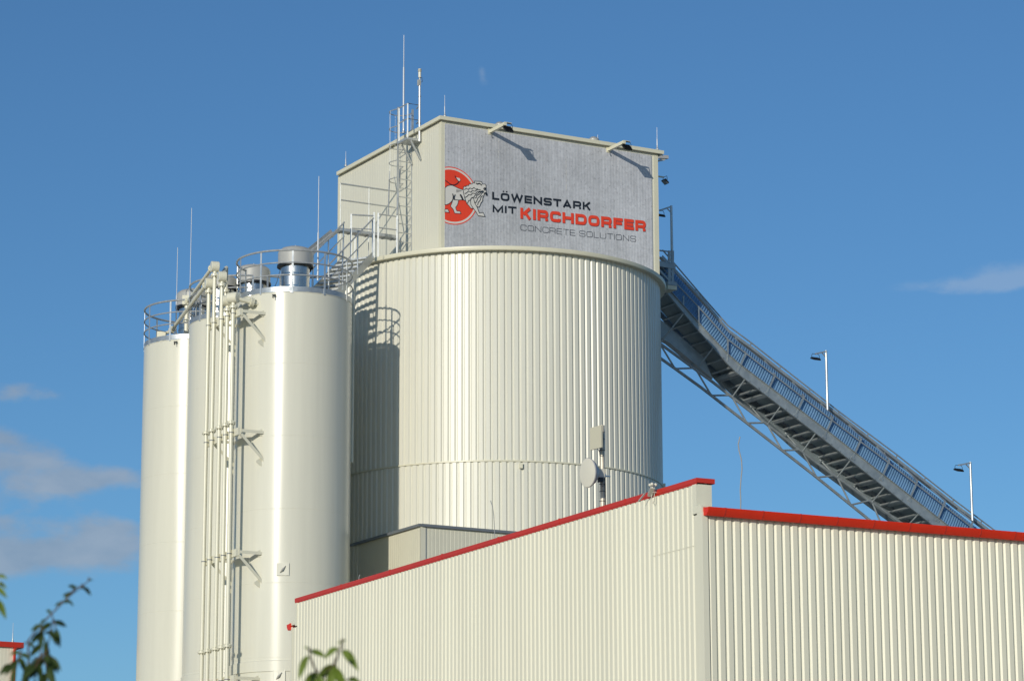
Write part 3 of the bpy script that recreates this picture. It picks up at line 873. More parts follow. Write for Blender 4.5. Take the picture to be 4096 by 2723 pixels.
# wall brackets
blab = ['cream pipe bracket at the top, just under the silo railings', 'cream pipe bracket second from the top', 'cream pipe bracket third from the top, level with the hatch', 'cream pipe bracket at the bottom edge of the photo']
for i, py in enumerate((1257, 1732, 2215, 2717)):
    px = (1055.6, 1052, 1042, 1030.6)[i]
    zc = at(px, py, CT.y).z
    t = thing('pipe_bracket', blab[i], 'bracket', X2(CT, zc - .8), 'brackets carrying the filling pipes')
    a = X2(BO, zc + .0); b = a + E1 * ((axes[0] - BO).dot(E1) + .28)
    MB().bar(a + E2 * .04, b + E2 * .04, .08, .20).build('beam', 'pipe', t)
    for k in range(2):
        s = a + E1 * .02 if k == 0 else b - E1 * .5
        cc = X2(CT, zc) if k == 0 else None
        if k == 1:
            # where the arm direction meets the middle silo
            o = s - MC; bq = o.x * E2.x + o.y * E2.y; cq = o.x ** 2 + o.y ** 2 - SR ** 2
            dq = bq * bq - cq
            L_ = -bq - math.sqrt(dq) if dq > 0 else .8
            cc = s + E2 * max(L_, .15); cc.z = zc
        else:
            o = s - RC; bq = o.x * E2.x + o.y * E2.y; cq = o.x ** 2 + o.y ** 2 - SR ** 2
            dq = bq * bq - cq; L_ = -bq - math.sqrt(max(dq, 0)); cc = s + E2 * L_; cc.z = zc
        s1 = s + E2 * .08
        MB().bar(s1 + Z * .055, cc + E2 * .06 + Z * .055, .085, .014).bar(s1 + Z * .02 - E1 * .036, cc + E2 * .04 + Z * .02 - E1 * .036, .012, .085).build('arm', 'pipe', t)
        lo = cc - Z * .74 + E2 * .05
        MB().bar(s1 - Z * .06, lo, .085, .014).bar(s1 - Z * .09 - E1 * .036 + E2 * .02, lo - Z * .03 - E1 * .036, .012, .08).build('brace', 'pipe', t)
        for zz_, hgt in ((.02, .16), (-.80, .2)):
            MB().plate([cc + E2 * .10 + Z * (zz_ + hgt), cc - E2 * .17 + Z * (zz_ + .02), cc - E2 * .17 + Z * (zz_ - .03), cc + E2 * .10 + Z * (zz_ - hgt)], E1 * .012).build('gusset', 'pipe', t)
    for k in range(5):
        ax_ = axes[k]; q = X2(ax_, zc - .0)
        MB().lathe(q, [(PR + .001, -.012), (PR + .008, -.012), (PR + .008, .012), (PR + .001, .012)], 16).bar(q + E2 * .05 + E1 * -.075, q + E2 * .05 + E1 * .075, .012, .02).build('pipe_clamp', 'grey_trim', t)

# ---------------------------------------------------------------- stair from the silo roof to the headhouse
SD = V((-math.sin(R_(27)), -math.cos(R_(27)), 0)); SS = V((SD.y, -SD.x, 0))      # down direction, sideways (left-away)
if SS.x > 0: SS = -SS
TOP = (V((-4.13, 84.30, 0)) + V((-4.96, 84.93, 0))) / 2; TOP.z = Z_TOP
RUN, DROP = 2.62, 2.05
t = thing('steel_stair', 'galvanised open stair climbing from the right slim silo to the headhouse', 'stair', X2(TOP + SD * RUN, SZ))
hw = .5
for sgn in (-1, 1):
    a = TOP + SS * hw * sgn - Z * .02; b = TOP + SD * RUN + SS * hw * sgn - Z * DROP
    MB().bar(a, b, .012, .24).build('stringer', 'galv', t)
    for hgt, r in ((1.15, .024), (.72, .017)):
        MB().tube([a + Z * hgt, b + Z * hgt], r, 8).build('rail', 'galv', t)
    for k in (.02, .35, .68, .98):
        q = a.lerp(b, k); MB().tube([q - Z * .05, q + Z * 1.15], .022, 8).build('post', 'bright', t)
nst = 11
for k in range(nst):
    q = TOP + SD * (RUN * (k + .6) / nst) - Z * (DROP * (k + .6) / nst)
    MB().box(q, SS * (hw - .01), SD * .125, Z * .016).bar(q + SD * .125 - SS * (hw - .01) - Z * .012, q + SD * .125 + SS * (hw - .01) - Z * .012, .03, .05).build('tread', 'galv', t)

# ---------------------------------------------------------------- walkway on the left of the headhouse
rp = onp(1588, 763, WC, -E2); T1 = (rp - WC).dot(E1)               # where the far railing meets the wall
WO = V((WC.x, WC.y, 0))
t = thing('access_platform', 'galvanised walkway with railings beside the left wall of the headhouse', 'platform', X2(WO + E1 * T1 - E2 * .9, Z_TOP))
def wp(s, o, z): return X2(WO + E1 * s - E2 * o, z)      # s along the left wall, o outwards from it
oo = (onp(1588, 763, WC, -E2) - onp(1363, 733, wp(T1, 0, 0), E1)).dot(E2)
zp = Z_TOP + .06
MB().box((wp(T1 - .1, 0.02, zp) + wp(T1 - 1.2, oo, zp)) / 2, E1 * .55, E2 * (oo - .02) / 2, Z * .02).build('floor_grating', 'galv', t)
MB().bar(wp(T1 - .1, 0.02, zp - .1), wp(T1 - .1, oo, zp - .1), .06, .16).bar(wp(T1 - 1.2, 0.02, zp - .1), wp(T1 - 1.2, oo, zp - .1), .06, .16).build('frame', 'trim', t)
def zfar(px, py): return onp(px, py, wp(T1, 0, 0), E1).z
zr1, zr2 = zfar(1363, 735), zfar(1363, 800)
MB().tube([wp(T1, .05, zr1), wp(T1, oo, zr1)], .026, 8).build('rail', 'galv', t)
MB().tube([wp(T1, .05, zr2), wp(T1, oo, zr2)], .022, 8).build('rail', 'galv', t)
for o_ in (oo, oo * .5):
    MB().bar(wp(T1, o_, zp - .3), wp(T1, o_, zr1), .045, .02).build('post', 'galv', t)
MB().bar(wp(T1, .05, zp + .08), wp(T1, oo, zp + .08), .01, .14).build('toe_board', 'galv', t)
# near side: gate posts at the stair head and short railing to the ladder
T2 = T1 - 1.15
on_ = (WC - onp(1513, 900, wp(T2, 0, 0), E1)).dot(E2); ol = (WC - onp(1588, 900, wp(T2, 0, 0), E1)).dot(E2)
def znear(px, py): return onp(px, py, wp(T2, 0, 0), E1).z
zn = znear(1513, 856)
for z_ in (zn, zn - .42):
    MB().tube([wp(T2, ol, z_), wp(T2, on_, z_)], .022, 8).build('rail', 'galv', t)
for o_ in (on_, on_ + .14, ol):
    MB().bar(wp(T2, o_, zp - .05), wp(T2, o_, zn + .03), .05, .05).build('post', 'galv', t)
MB().bar(wp(T2, ol - .5, zp + .1), wp(T2, on_, zp + .1), .012, .16).build('toe_board', 'galv', t)
# lower left landing rail
for z_, r in ((zn - .08, .024), (zn - .5, .018)):
    MB().tube([wp(T2, on_ + .14, z_), wp(T2 + .2, oo + .1, z_)], r, 8).build('rail', 'galv', t)
MB().bar(wp(T2 + .2, oo + .1, zp - .4), wp(T2 + .2, oo + .1, zn - .06), .05, .05).build('post', 'galv', t)
MB().tube([wp(T2, ol, zn + .05), wp(T2 + .3, ol - .25, zn + 1.6)], .02, 8).tube([wp(T2, ol + .3, zn), wp(T1, .25, zr1 + .6)], .02, 8).build('slanted_brace', 'galv', t)

# ---------------------------------------------------------------- cable tray
t = thing('cable_tray', 'galvanised perforated cable tray rising beside the stair to the headhouse', 'cable tray', X2(wp(T1 - .2, oo + .6, 0), SZ + .5))
za = onp(1475, 943, wp(T1 - .5, 0, 0), E1).z
def tray(p, q, w=.3, h=.09):
    p, q = V(p), V(q); d = (q - p).normalized(); s = d.cross(Z).normalized(); u = s.cross(d)
    mb = MB(); mb.bar(p, q, w, .006, u)
    for k in (-1, 1): mb.bar(p + s * k * w / 2 + u * h / 2, q + s * k * w / 2 + u * h / 2, .008, h, u)
    n = int((q - p).length / .28)
    for k in range(n):
        c = p.lerp(q, (k + .5) / n); mb.bar(c - s * w / 2 - u * .012, c + s * w / 2 - u * .012, .04, .018, u)
    return mb
tA, tB = wp(T1 - .5, .25, za), wp(T1 - .5, oo + .35, za)
tray(tA, tB).build('tray', 'galv', t)
tC = tB - E2 * .35 + SD * 1.9 - Z * 1.55
tray(tB - E2 * .03, tC).build('tray', 'galv', t)
MB().bar(tB.lerp(tA, .3) - Z * .05, X2(tB.lerp(tA, .3), zp), .04, .04).bar(tC.lerp(tB, .35), X2(tC.lerp(tB, .35), SZ + .05), .04, .04).build('support', 'galv', t)

# ---------------------------------------------------------------- caged ladder
t = thing('caged_ladder', 'galvanised ladder with safety cage and small top landing on the headhouse side', 'ladder', wp(T2 + .15, .3, zp))
TL = T2 + .15
ls = [(WC - onp(px, 800, wp(TL, 0, 0), E1)).dot(E2) for px in (1591.7, 1649)]
zl1 = onp(1600, 575, wp(TL, 0, 0), E1).z
for o_ in ls: MB().bar(wp(TL, o_, zp - .1), wp(TL, o_, zl1 + 1.15), .03, .065, E2).build('stile', 'galv', t)
z_ = zp + .2
while z_ < zl1 - .05:
    MB().tube([wp(TL, ls[0], z_), wp(TL, ls[1], z_)], .015, 8).build('rung', 'galv', t); z_ += .28
cm = (ls[0] + ls[1]) / 2; cw = abs(ls[0] - ls[1]) / 2 + .1
def hoop(z):
    pts = [wp(TL, ls[0], z)] + [wp(TL + .32 + .36 * math.sin(math.pi * k / 12), cm + cw * math.cos(math.pi * k / 12), z) for k in range(13)] + [wp(TL, ls[1], z)]
    return MB().tube(pts, .014, 6)
zh0 = onp(1570, 705, wp(TL, 0, 0), E1).z
hz = [zh0 + i * (zl1 + 1.1 - zh0) / 4 for i in range(5)]
for z in hz: hoop(z).build('cage_hoop', 'galv', t)
for k in (0, 3, 6, 9, 12):
    q = (TL + .32 + .37 * math.sin(math.pi * k / 12), cm + (cw + .005) * math.cos(math.pi * k / 12))
    MB().bar(wp(*q, hz[0]), wp(*q, hz[-1]), .03, .006).build('cage_strap', 'galv', t)
# landing
lp = (TL - .05, TL - .62)
MB().box((wp(lp[0], ls[0] + .04, zl1) + wp(lp[1], .06, zl1)) / 2, E1 * .3, E2 * (ls[0] - .02) / 2, Z * .035).build('landing', 'galv', t)
for s_ in lp:
    MB().bar(wp(s_, ls[0] - .1, zl1 - .05), wp(s_, .03, zl1 - .62), .04, .05).build('landing_brace', 'galv', t)
for z in (1.1, .62):
    MB().tube([wp(TL, ls[0], zl1 + z), wp(lp[1], ls[0], zl1 + z), wp(lp[1], .08, zl1 + z), wp(TL - .25, -.02, zl1 + z)], .018, 8).build('rail', 'galv', t)
for s_, o_ in ((lp[1], ls[0]), (lp[1], .08), (lp[0], ls[0])):
    MB().bar(wp(s_, o_, zl1), wp(s_, o_, zl1 + 1.1), .04, .04).build('post', 'galv', t)
# weather mast clamped at the landing
mp_ = at(1678, 566, wp(lp[1] - .05, .02, 0).y)
t = thing('weather_mast', 'slim white mast with a cylindrical sensor at the headhouse ladder top', 'mast', mp_)
ztop = at(1682, 344, mp_.y).z
MB().tube([mp_, X2(mp_, ztop)], .034, 12).build('pole', 'alu', t)
zs = at(1680, 325, mp_.y).z
MB().box(X2(mp_, (ztop + zs) / 2 + .02) - E2 * .02, E2 * .045, E1 * .04, Z * .09).build('junction_box', 'cap', t)
zc0, zc1 = at(1678, 311, mp_.y).z, at(1678, 276, mp_.y).z
mb = MB().lathe(X2(mp_, zc0), [(.001, 0), (.045, 0), (.045, (zc1 - zc0) * .62), (.001, (zc1 - zc0) * .62)], 16)
for k in range(3): mb.lathe(X2(mp_, zc0 + (zc1 - zc0) * (.66 + .12 * k)), [(.02, 0), (.055, .005), (.055, .018), (.02, .022)], 16)
mb.cyl(X2(mp_, zc0 - .1), X2(mp_, zc1), .018, 8)
mb.build('sensor', 'white', t)
MB().tube([X2(mp_, zs - .05) + E2 * .03, X2(mp_, zs) + E2 * .09, X2(mp_, zs + .13) + E2 * .07, X2(mp_, zc0 - .02) + E2 * .02], .008, 6).build('cable', 'dark', t)
mb = MB()
for z in (ztop - .35, ztop - 1.2, mp_.z + .35): mb.lathe(X2(mp_, z), [(.035, 0), (.046, 0), (.046, .03), (.035, .03)], 12)
mb.bar(X2(mp_, mp_.z + .3), X2(mp_, mp_.z + .3) + E2 * .25 + E1 * .05, .05, .05)
mb.build('clamp', 'galv', t)

# ---------------------------------------------------------------- belt conveyor
NP = X2(WC + E2 * SW + E1 * 2.0, 0)
W_ = 1.2
def cn(px, py): return onp(px, py, NP, E1)                        # near plane
def cf(px, py, w=W_): return onp(px, py, NP + E1 * w, E1)         # far plane
def extend(pts, L):
    d = (pts[-1] - pts[-2]).normalized(); return pts + [pts[-1] + d * L]
up_px = [(2640, 1119), (2688, 1173), (2825, 1326), (2907, 1413), (2948, 1449), (3310, 1724), (3776, 2090)]
lo_px = [(2630, 1131), (2675, 1184), (2785, 1316), (2902, 1449), (2943, 1490), (3299, 1762), (3740, 2109)]
plu = extend([cn(*p) for p in up_px], 9.0); pll = extend([cn(*p) for p in lo_px], 9.0)
t = thing('belt_conveyor', 'inclined steel belt conveyor with blue cover descending behind the hall to the right', 'conveyor', X2(plu[-1], 0))
def strip(mb, a, b, th):
    for i in range(len(a) - 1):
        mb.plate([a[i], a[i + 1], b[i + 1], b[i]], th)
    return mb
strip(MB(), plu, pll, E1 * .012).build('side_plate', 'cgalv', t)
strip(MB(), [p + E1 * W_ for p in plu], [p + E1 * W_ for p in pll], E1 * .012).build('side_plate', 'cgalv', t)
def flangeline(mb, pts, w=.07):
    for i in range(len(pts) - 1): mb.bar(pts[i] - E1 * .02, pts[i + 1] - E1 * .02, w, .012, (pts[i + 1] - pts[i]).cross(E1))
    return mb
flangeline(flangeline(MB(), plu), pll).build('plate_flange', 'cgalv', t)
def sample(pts, step, start=0.0):
    out = []; acc = start
    for i in range(len(pts) - 1):
        L = (pts[i + 1] - pts[i]).length; d = (pts[i + 1] - pts[i]).normalized()
        while acc < L: out.append((pts[i] + d * acc, d)); acc += step
        acc -= L
    return out
# idler cross members under the belt
for q, d in sample(pll, .40, .1)[:52]:
    nrm = d.cross(E1).normalized()
    if nrm.z < 0: nrm = -nrm
    MB().bar(q + nrm * .05, q + nrm * .05 + E1 * W_, .05, .06, nrm).build('cross_member', 'cgalv', t)
# belt and bottom pan
belt = [p * .62 + q * .38 for p, q in zip(plu, pll)]
MB().add([v for p in belt for v in (p + E1 * .12, p + E1 * (W_ - .12))], [(2 * i, 2 * i + 1, 2 * i + 3, 2 * i + 2) for i in range(len(belt) - 1)]).build('belt', 'belly', t)
# corrugated blue hood
hood = MB(); ds = .0190; pts = sample(plu, ds)
rings = []
for k, (q, d) in enumerate(pts):
    nrm = d.cross(E1).normalized()
    if nrm.z < 0: nrm = -nrm
    amp = .020 * math.cos(2 * math.pi * k * ds / .095)
    c = q + E1 * (W_ / 2) + nrm * .02
    rings.append([c - E1 * math.copysign(abs(math.cos(a)) ** .55, math.cos(a)) * (W_ * .42 + amp) + nrm * (.0 + abs(math.sin(a)) ** .75 * (.80 + amp)) for a in [math.pi * j / 14 for j in range(15)]])
vs = [v for r in rings for v in r]; m = 15
hood.add(vs, [(i * m + j, i * m + j + 1, (i + 1) * m + j + 1, (i + 1) * m + j) for i in range(len(rings) - 1) for j in range(m - 1)])
hood.build('belt_cover', 'blue', t, smooth=60)
# near rail, posts and arms
kr = extend([cn(*p) for p in ((2640, 1060), (2698, 1127), (2800, 1234), (2911, 1357), (2983.5, 1413), (3328.6, 1680.6), (3564, 1857), (3797, 2038))], 9.0)
MB().tube(kr, .024, 8).build('knee_rail', 'cgalv', t)
tr_px = [(2640, 1030), (2708, 1102), (2795, 1194), (2907, 1329), (3009, 1403), (3121, 1492), (3358, 1671), (3589, 1849), (3822, 2030), (3949, 2125)]
trl = extend([cf(*p) for p in tr_px], 9.0)
mb = MB()
for i in range(len(trl) - 1):
    u = (trl[i + 1] - trl[i]).cross(E1).normalized()
    mb.bar(trl[i], trl[i + 1], .16, .012, u); mb.bar(trl[i] - E1 * .08 + u * .04, trl[i + 1] - E1 * .08 + u * .04, .010, .09, u); mb.bar(trl[i] + E1 * .08 + u * .04, trl[i + 1] + E1 * .08 + u * .04, .010, .09, u)
mb.build('cable_channel', 'cgalv', t)
tp_px = [(2650, 1000), (2708, 1066), (2795, 1168), (2911, 1301), (3004, 1370), (3121, 1462), (3353, 1643), (3589, 1819), (3816, 1998), (3995, 2132)]
tpl = extend([cf(*p) for p in tp_px], 9.0)
MB().tube(tpl, .024, 8).build('hand_rail', 'cgalv', t)
def nearest(pts, q):
    best = None
    for i in range(len(pts) - 1):
        a, b = pts[i], pts[i + 1]; k = max(0, min(1, (q - a).dot(b - a) / (b - a).length_squared)); p = a.lerp(b, k)
        if best is None or (p - q).length < (best - q).length: best = p
    return best
for px0, px1 in (((360, 850), (360, 920)), ((478, 930), (480, 1080)), ((708, 1190), (708, 1360))):
    a, b = cn(2550 + px0[0] * .5102, 750 + px0[1] * .5102), cn(2550 + px1[0] * .5102, 750 + px1[1] * .5102)
    MB().bar(a, b, .05, .03, E1).build('post', 'cgalv', t)
k0, k1 = cn(2983.5, 1413), cn(2948, 1490)
stp = (cn(3442, 1764.6) - cn(3328.6, 1680.6))
for k in range(13):
    a, b = k0 + stp * k * 1.005, k1 + stp * k * 1.005
    f = nearest(trl, a + E1 * W_)
    MB().bar(a, b, .055, .03, E1).build('post', 'cgalv', t)
    MB().bar(a, f, .05, .03).build('bracket_arm', 'cgalv', t)
    MB().bar(b - E1 * .02, b + E1 * (W_ + .02), .09, .14, (k1 - k0).cross(E1)).build('cross_beam', 'cgalv', t)
for q, d in sample(tpl, 1.32, .4)[:15]:
    MB().bar(q, nearest(trl, q), .05, .012, E1).build('rail_post', 'cgalv', t)
# lattice under the conveyor
mid = .6
def cm_(px, py): return onp(px, py, NP + E1 * mid, E1)
U = extend([cm_(2600, 1345), cm_(2850, 1527), cm_(3250, 1838), cm_(3570, 2066)], 9.0)
Lc = extend([cm_(2600, 1403), cm_(2693, 1469), cm_(2805, 1550), cm_(3250, 1895), cm_(3488, 2087)], 9.0)
MB().tube(U, .05, 8).build('truss_chord', 'cgalv', t)
MB().tube(Lc, .05, 8).build('truss_chord', 'cgalv', t)
Ls = sample(Lc, 1.55, 1.05)[:14]
for k, (q, d) in enumerate(Ls):
    for o_, sg in ((-.72, 0), (.72, 1)):
        p = nearest(U, q + d * o_ + Z * .3)
        p2 = nearest(pll, q + d * o_ * .8 + Z * .9 - E1 * mid); 
        MB().tube([q, p], .03, 8).build('truss_web', 'cgalv', t)
        MB().tube([p, p2 + (E1 * W_ if sg else E1 * 0)], .026, 8).build('truss_web', 'cgalv', t)
strip(MB(), [cf(2760, 1378), cf(3250, 1800), cf(3662, 2109), cf(4400, 2640)], [cf(2790, 1432), cf(3250, 1842), cf(3640, 2128), cf(4380, 2660)], E1 * .3).build('return_pan', 'belly', t)
MB().plate([cm_(*p) for p in ((2620, 1258), (2718, 1342), (2815, 1428), (2851, 1515), (2774, 1449), (2677, 1370), (2620, 1340))], E1 * .25).build('chute_plate', 'cgalv', t)
# feet far down behind the hall
for q in (pll[-1],):
    for w in (0, W_): MB().bar(q + E1 * w, X2(q + E1 * w, 0), .15, .15).build('leg', 'cgalv', t)

# tube lights on the conveyor
for (a, b), lab in ((((2723, 1143), (2759, 1186)), 'white tube light high on the conveyor beside the big silo'), (((3586, 1873), (3640, 1914)), 'white tube light low on the conveyor above the red gutter')):
    p, q = cn(*a) + E1 * .25, cn(*b) + E1 * .25; d = (q - p).normalized()
    t = thing('tube_light', lab, 'light', p, 'tube lights on the conveyor')
    MB().tube([p + d * .05, q - d * .05], .058, 12).build('tube', 'white', t)
    MB().tube([p - d * .02, p + d * .06], .064, 12).build('end_cap', 'beige', t); MB().tube([q - d * .06, q + d * .02], .064, 12).build('end_cap', 'beige', t)
    mb = MB()
    for e in (p, q):
        f = nearest(trl, e); mb.tube([e, f], .014, 6)
    mb.build('hanger', 'cgalv', t)

# lamp poles
def lamp_pole(top, bot, arm_px, lab, dark=False):
    fw = .9
    q = cf(*top, fw); b = cf(*bot, fw); b = V((q.x, q.y, b.z))
    t = thing('lamp_pole', lab, 'lamp', b, 'lamp poles along the conveyor')
    mt = 'bright'
    MB().tube([b, X2(q, q.z * .45 + b.z * .55), q], [.045, .042, .04], 12).build('pole', mt, t)
    e = cf(*arm_px, fw - .12)
    MB().bar(q - Z * .03, e, .05, .05).build('arm', 'galv', t)
    m_ = q.lerp(e, .38); MB().bar(m_ - Z * .03, X2(q, q.z - .24), .025, .03).build('arm_brace', 'galv', t)
    dirv = (e - q); dirv.z = 0; dirv.normalize(); sd = dirv.cross(Z)
    flood_head(t, e - Z * .17, (sd * -.9 - Z * .3).normalized() if False else (E1 * -.9 - Z * .35).normalized(), E2, .28, .22)
lamp_pole((2685, 823), (2687, 1008), (2640, 842), 'lamp pole with a black floodlight right behind the headhouse edge')
lamp_pole((3304, 1402), (3315, 1640), (3262, 1415), 'lamp pole with a black floodlight halfway along the conveyor')
lamp_pole((3881, 1847), (3895, 2082), (3834, 1860), 'lamp pole with a black floodlight low on the conveyor near the right edge')

# platform where the conveyor enters the headhouse
hp = WC + E2 * SW
PN = X2(hp + E1 * 1.6, 0)
def cp(px, py): return onp(px, py, PN, E1)
t = thing('transfer_platform', 'dark steel platform and frame between the headhouse and the conveyor head', 'platform', X2(cp(2670, 1100), cp(2670, 1150).z))
a, b = cp(2630, 1055), cp(2700, 1068)
MB().bar(a, b, .08, .16).bar(a + E1 * .8, b + E1 * .8, .08, .16).box((a + b) / 2 + E1 * .4 + Z * .09, (b - a) / 2, E1 * .42, Z * .012).build('deck', 'cgalv', t)
MB().tube([cp(2630, 1001), cp(2688, 1008)], .024, 8).build('rail', 'cgalv', t)
for px in (2677, 2690): MB().bar(cp(px, 1003), cp(px, 1150), .04, .09, E2).build('post', 'cgalv', t)
mb = MB()
for py in range(1020, 1145, 22): mb.bar(cp(2677, py), cp(2690, py), .03, .05)
mb.build('post_lacing', 'cgalv', t)
MB().bar(cp(2634, 1077), cp(2679, 1126), .05, .06).build('brace', 'cgalv', t)
a, b = cp(2655, 1138), cp(2691, 1142)
MB().bar(a, b, .5, .11).build('sill_beam', 'cgalv', t)
a, b = cp(2655, 1154), cp(2691, 1158)
MB().bar(a, b, .5, .13).build('ledge', 'trim', t)

# ---------------------------------------------------------------- annex in front of the big silo
AN = at(1680, 2094, 81.9)
t = thing('annex', 'low cream lean-to with dark grey trim at the foot of the big silo', 'building', X2(AN, 0))
l1 = (onp(1401, 2187, AN, -E2) - AN).dot(E1) + 1.2; l2 = (onp(2047, 2124, AN, -E1) - AN).dot(E2) + 2.0
corr(MB(), AN + (E1 + E2) * .04, E1, -E2, l1, 0, AN.z - .03, RIB, .12).build('left_wall', 'annex', t, smooth=0)
corr(MB(), AN + (E1 + E2) * .04, E2, -E1, l2, 0, AN.z - .03, RIB, .12).build('front_wall', 'annex', t, smooth=0)
corr(MB(), AN + E2 * (l2 + .04) + E1 * .04, E1, E2, l1, 0, AN.z - .03, RIB, .12).build('right_wall', 'annex', t, smooth=0)
MB().bar(X2(AN, AN.z - .03), X2(AN + E1 * l1, AN.z - .03), .07, .075).bar(X2(AN + E2 * .05, AN.z - .03), X2(AN + E2 * l2, AN.z - .03), .07, .075).build('eave_trim', 'grey_trim', t)
MB().quad(X2(AN, AN.z), X2(AN + E2 * l2, AN.z), X2(AN + E2 * l2 + E1 * l1, AN.z), X2(AN + E1 * l1, AN.z)).build('roof', 'membrane', t)
MB().plate([X2(AN + (E1 + E2) * .02, 0), X2(AN + E1 * .02 + E2 * .19, 0), X2(AN + E1 * .03 + E2 * .19, 0), X2(AN + (E1 + E2) * .03, 0), X2(AN + E2 * .03 + E1 * .02, 0)], Z * (AN.z - .07)).build('corner_trim', 'annex', t)
MB().bar(X2(AN + E2 * .205 + E1 * .03, .1), X2(AN + E2 * .205 + E1 * .03, AN.z - .07), .018, .02).build('trim_joint', 'grey_trim', t)

# ---------------------------------------------------------------- hall
B_ = .4742
G1 = V((-math.sin(B_), math.cos(B_), 0)); G2 = V((math.cos(B_), math.sin(B_), 0))
HH = V((3.643, 57.5, 11.65)); GZ = 11.003
HP = .1935; TRAPH = [(u * .935, d_ * .95) for u, d_ in TRAP]; TRAPG = [(u * .935, d_ * .62) for u, d_ in TRAP]
LG = (onp(1179, 2392, HH, -G2) - HH).dot(G1)
t = thing('hall', 'long cream ribbed-sheet hall with red coping filling the lower right foreground', 'building', X2(HH, 0))
CO = .02
HW = HH + (G1 + G2) * CO; HW.z = 0               # wall corner of the parapet
ext = .21
ct = HH.z - .125
s0 = -ext
# gable wall: the part below the gutters is wider than the parapet
corr(MB(), HW + G1 * .155, G1, -G2, LG - .30, GZ - .1, ct + .02, TRAPG, HP, .05).build('gable_parapet', 'hall', t, smooth=0)
corr(MB(), HW - G1 * .02, G1, -G2, LG + .22, 0, GZ - .1, TRAPG, HP, .05 + .175 - HP).build('gable_wall', 'hall', t, smooth=0)
# parapet end boxes
def endbox(s, sg, w=.16):
    c = HW + G1 * s
    mb = MB()
    mb.box(X2(c + G1 * sg * w / 2 + G2 * .168, (GZ - .07 + ct) / 2 + .0), G1 * w / 2, G2 * .18, Z * ((ct - GZ + .07) / 2))
    return mb
endbox(0, 1).build('parapet_end', 'hall', t)
endbox(LG - .04, -1, .13).build('parapet_end', 'hall', t)
MB().box(X2(HW - G1 * .1 + G2 * .09, GZ + .0), G1 * .1, G2 * .105, Z * .07).build('flashing', 'hall', t)
MB().box(X2(HW + G1 * (LG + .08) + G2 * .09, GZ + .03), G1 * .12, G2 * .105, Z * .06).build('flashing', 'hall', t)
MB().bar(onp(2611, 2223, HW - G2 * .004, G2), onp(2782, 2180, HW - G2 * .004, G2), .003, .007).build('sheet_joint', 'hallside', t)
# back of parapet
MB().box(X2(HW + G1 * LG / 2 + G2 * .3, (GZ + ct) / 2), G1 * (LG / 2 - .16), G2 * .03, Z * ((ct - GZ) / 2 + .1)).build('parapet_back', 'hall', t)
# corner flashing below
cS = HW - G1 * (ext - .0)
MB().plate([X2(cS - G2 * .012 - G1 * .012, 0), X2(cS - G2 * .012 + G1 * .20, 0), X2(cS - G2 * .002 + G1 * .20, 0), X2(cS + G2 * 0, 0), X2(cS + G2 * .11, 0), X2(cS + G2 * .11 - G1 * .012, 0)], Z * (GZ - .07)).build('corner_trim', 'hall', t)
cL = HW + G1 * (LG + ext)
MB().plate([X2(cL - G2 * .012 + G1 * .012, 0), X2(cL - G2 * .012 - G1 * .10, 0), X2(cL - G2 * .002 - G1 * .10, 0), X2(cL, 0), X2(cL + G2 * .17, 0), X2(cL + G2 * .17 + G1 * .012, 0)], Z * (GZ - .07)).build('corner_trim', 'hall', t)
LSIDE = 34.0
corr(MB(), cS + G2 * .09, G2, -G1, LSIDE, 0, GZ + .02, TRAPH, HP, .075).build('side_wall', 'hallside', t, smooth=0)
wallq(MB(), cL, cL + G2 * LSIDE, 0, GZ).build('far_wall', 'hall', t)
wallq(MB(), cS + G2 * LSIDE, cL + G2 * LSIDE, 0, GZ).build('end_wall', 'hall', t)
mb = MB()
rid = (LG + 2 * ext) / 2
mb.quad(X2(cS + G2 * .2, GZ), X2(cS + G2 * LSIDE, GZ), X2(cS + G2 * LSIDE + G1 * rid, GZ + .35), X2(cS + G2 * .2 + G1 * rid, GZ + .35))
mb.quad(X2(cL + G2 * .2, GZ), X2(cL + G2 * LSIDE, GZ), X2(cS + G2 * LSIDE + G1 * rid, GZ + .35), X2(cS + G2 * .2 + G1 * rid, GZ + .35))
mb.build('roof', 'membrane', t)
# red coping
def coping(mb, a, b, d, out, L):
    pass
mb = MB()
def cop(p, d, out, L, w):
    # p: outer top corner line; cap slightly crowned, front apron, drip strip
    a = X2(p, HH.z); 
    prof = [(0, -.10), (0, -.008), (-.012, 0), (-w, -.02), (-w, -.1), (-w + .012, -.1), (-w + .012, -.03), (-.02, -.012), (-.012, -.10)]
    vs = [a + out * o_ + Z * z for o_, z in prof] + [a + out * o_ + Z * z + d * L for o_, z in prof]
    n = len(prof)
    mb.add(vs, [(i, (i + 1) % n, n + (i + 1) % n, n + i) for i in range(n)] + [tuple(range(n)), tuple(range(n, 2 * n))[::-1]])
    mb.box(a + d * L / 2 - out * .015 - Z * .115, d * L / 2, out * .004, Z * .016)
cop(HH, G1, -G2, LG, .43)
for s in (2.9, 5.8, 8.7, 11.6, 14.5, 17.4):
    if s < LG - .3:
        c = HH + G1 * s; mb.box(c + G2 * .215 - Z * .002, G1 * .02, G2 * .219, Z * .010); mb.box(c - Z * .05 - G2 * .002, G1 * .02, G2 * .004, Z * .052)
mb.box(X2(HH + G2 * .215 - G1 * .004, HH.z - .05), G2 * .213, G1 * .004, Z * .048)
mb.build('coping', 'red', t)
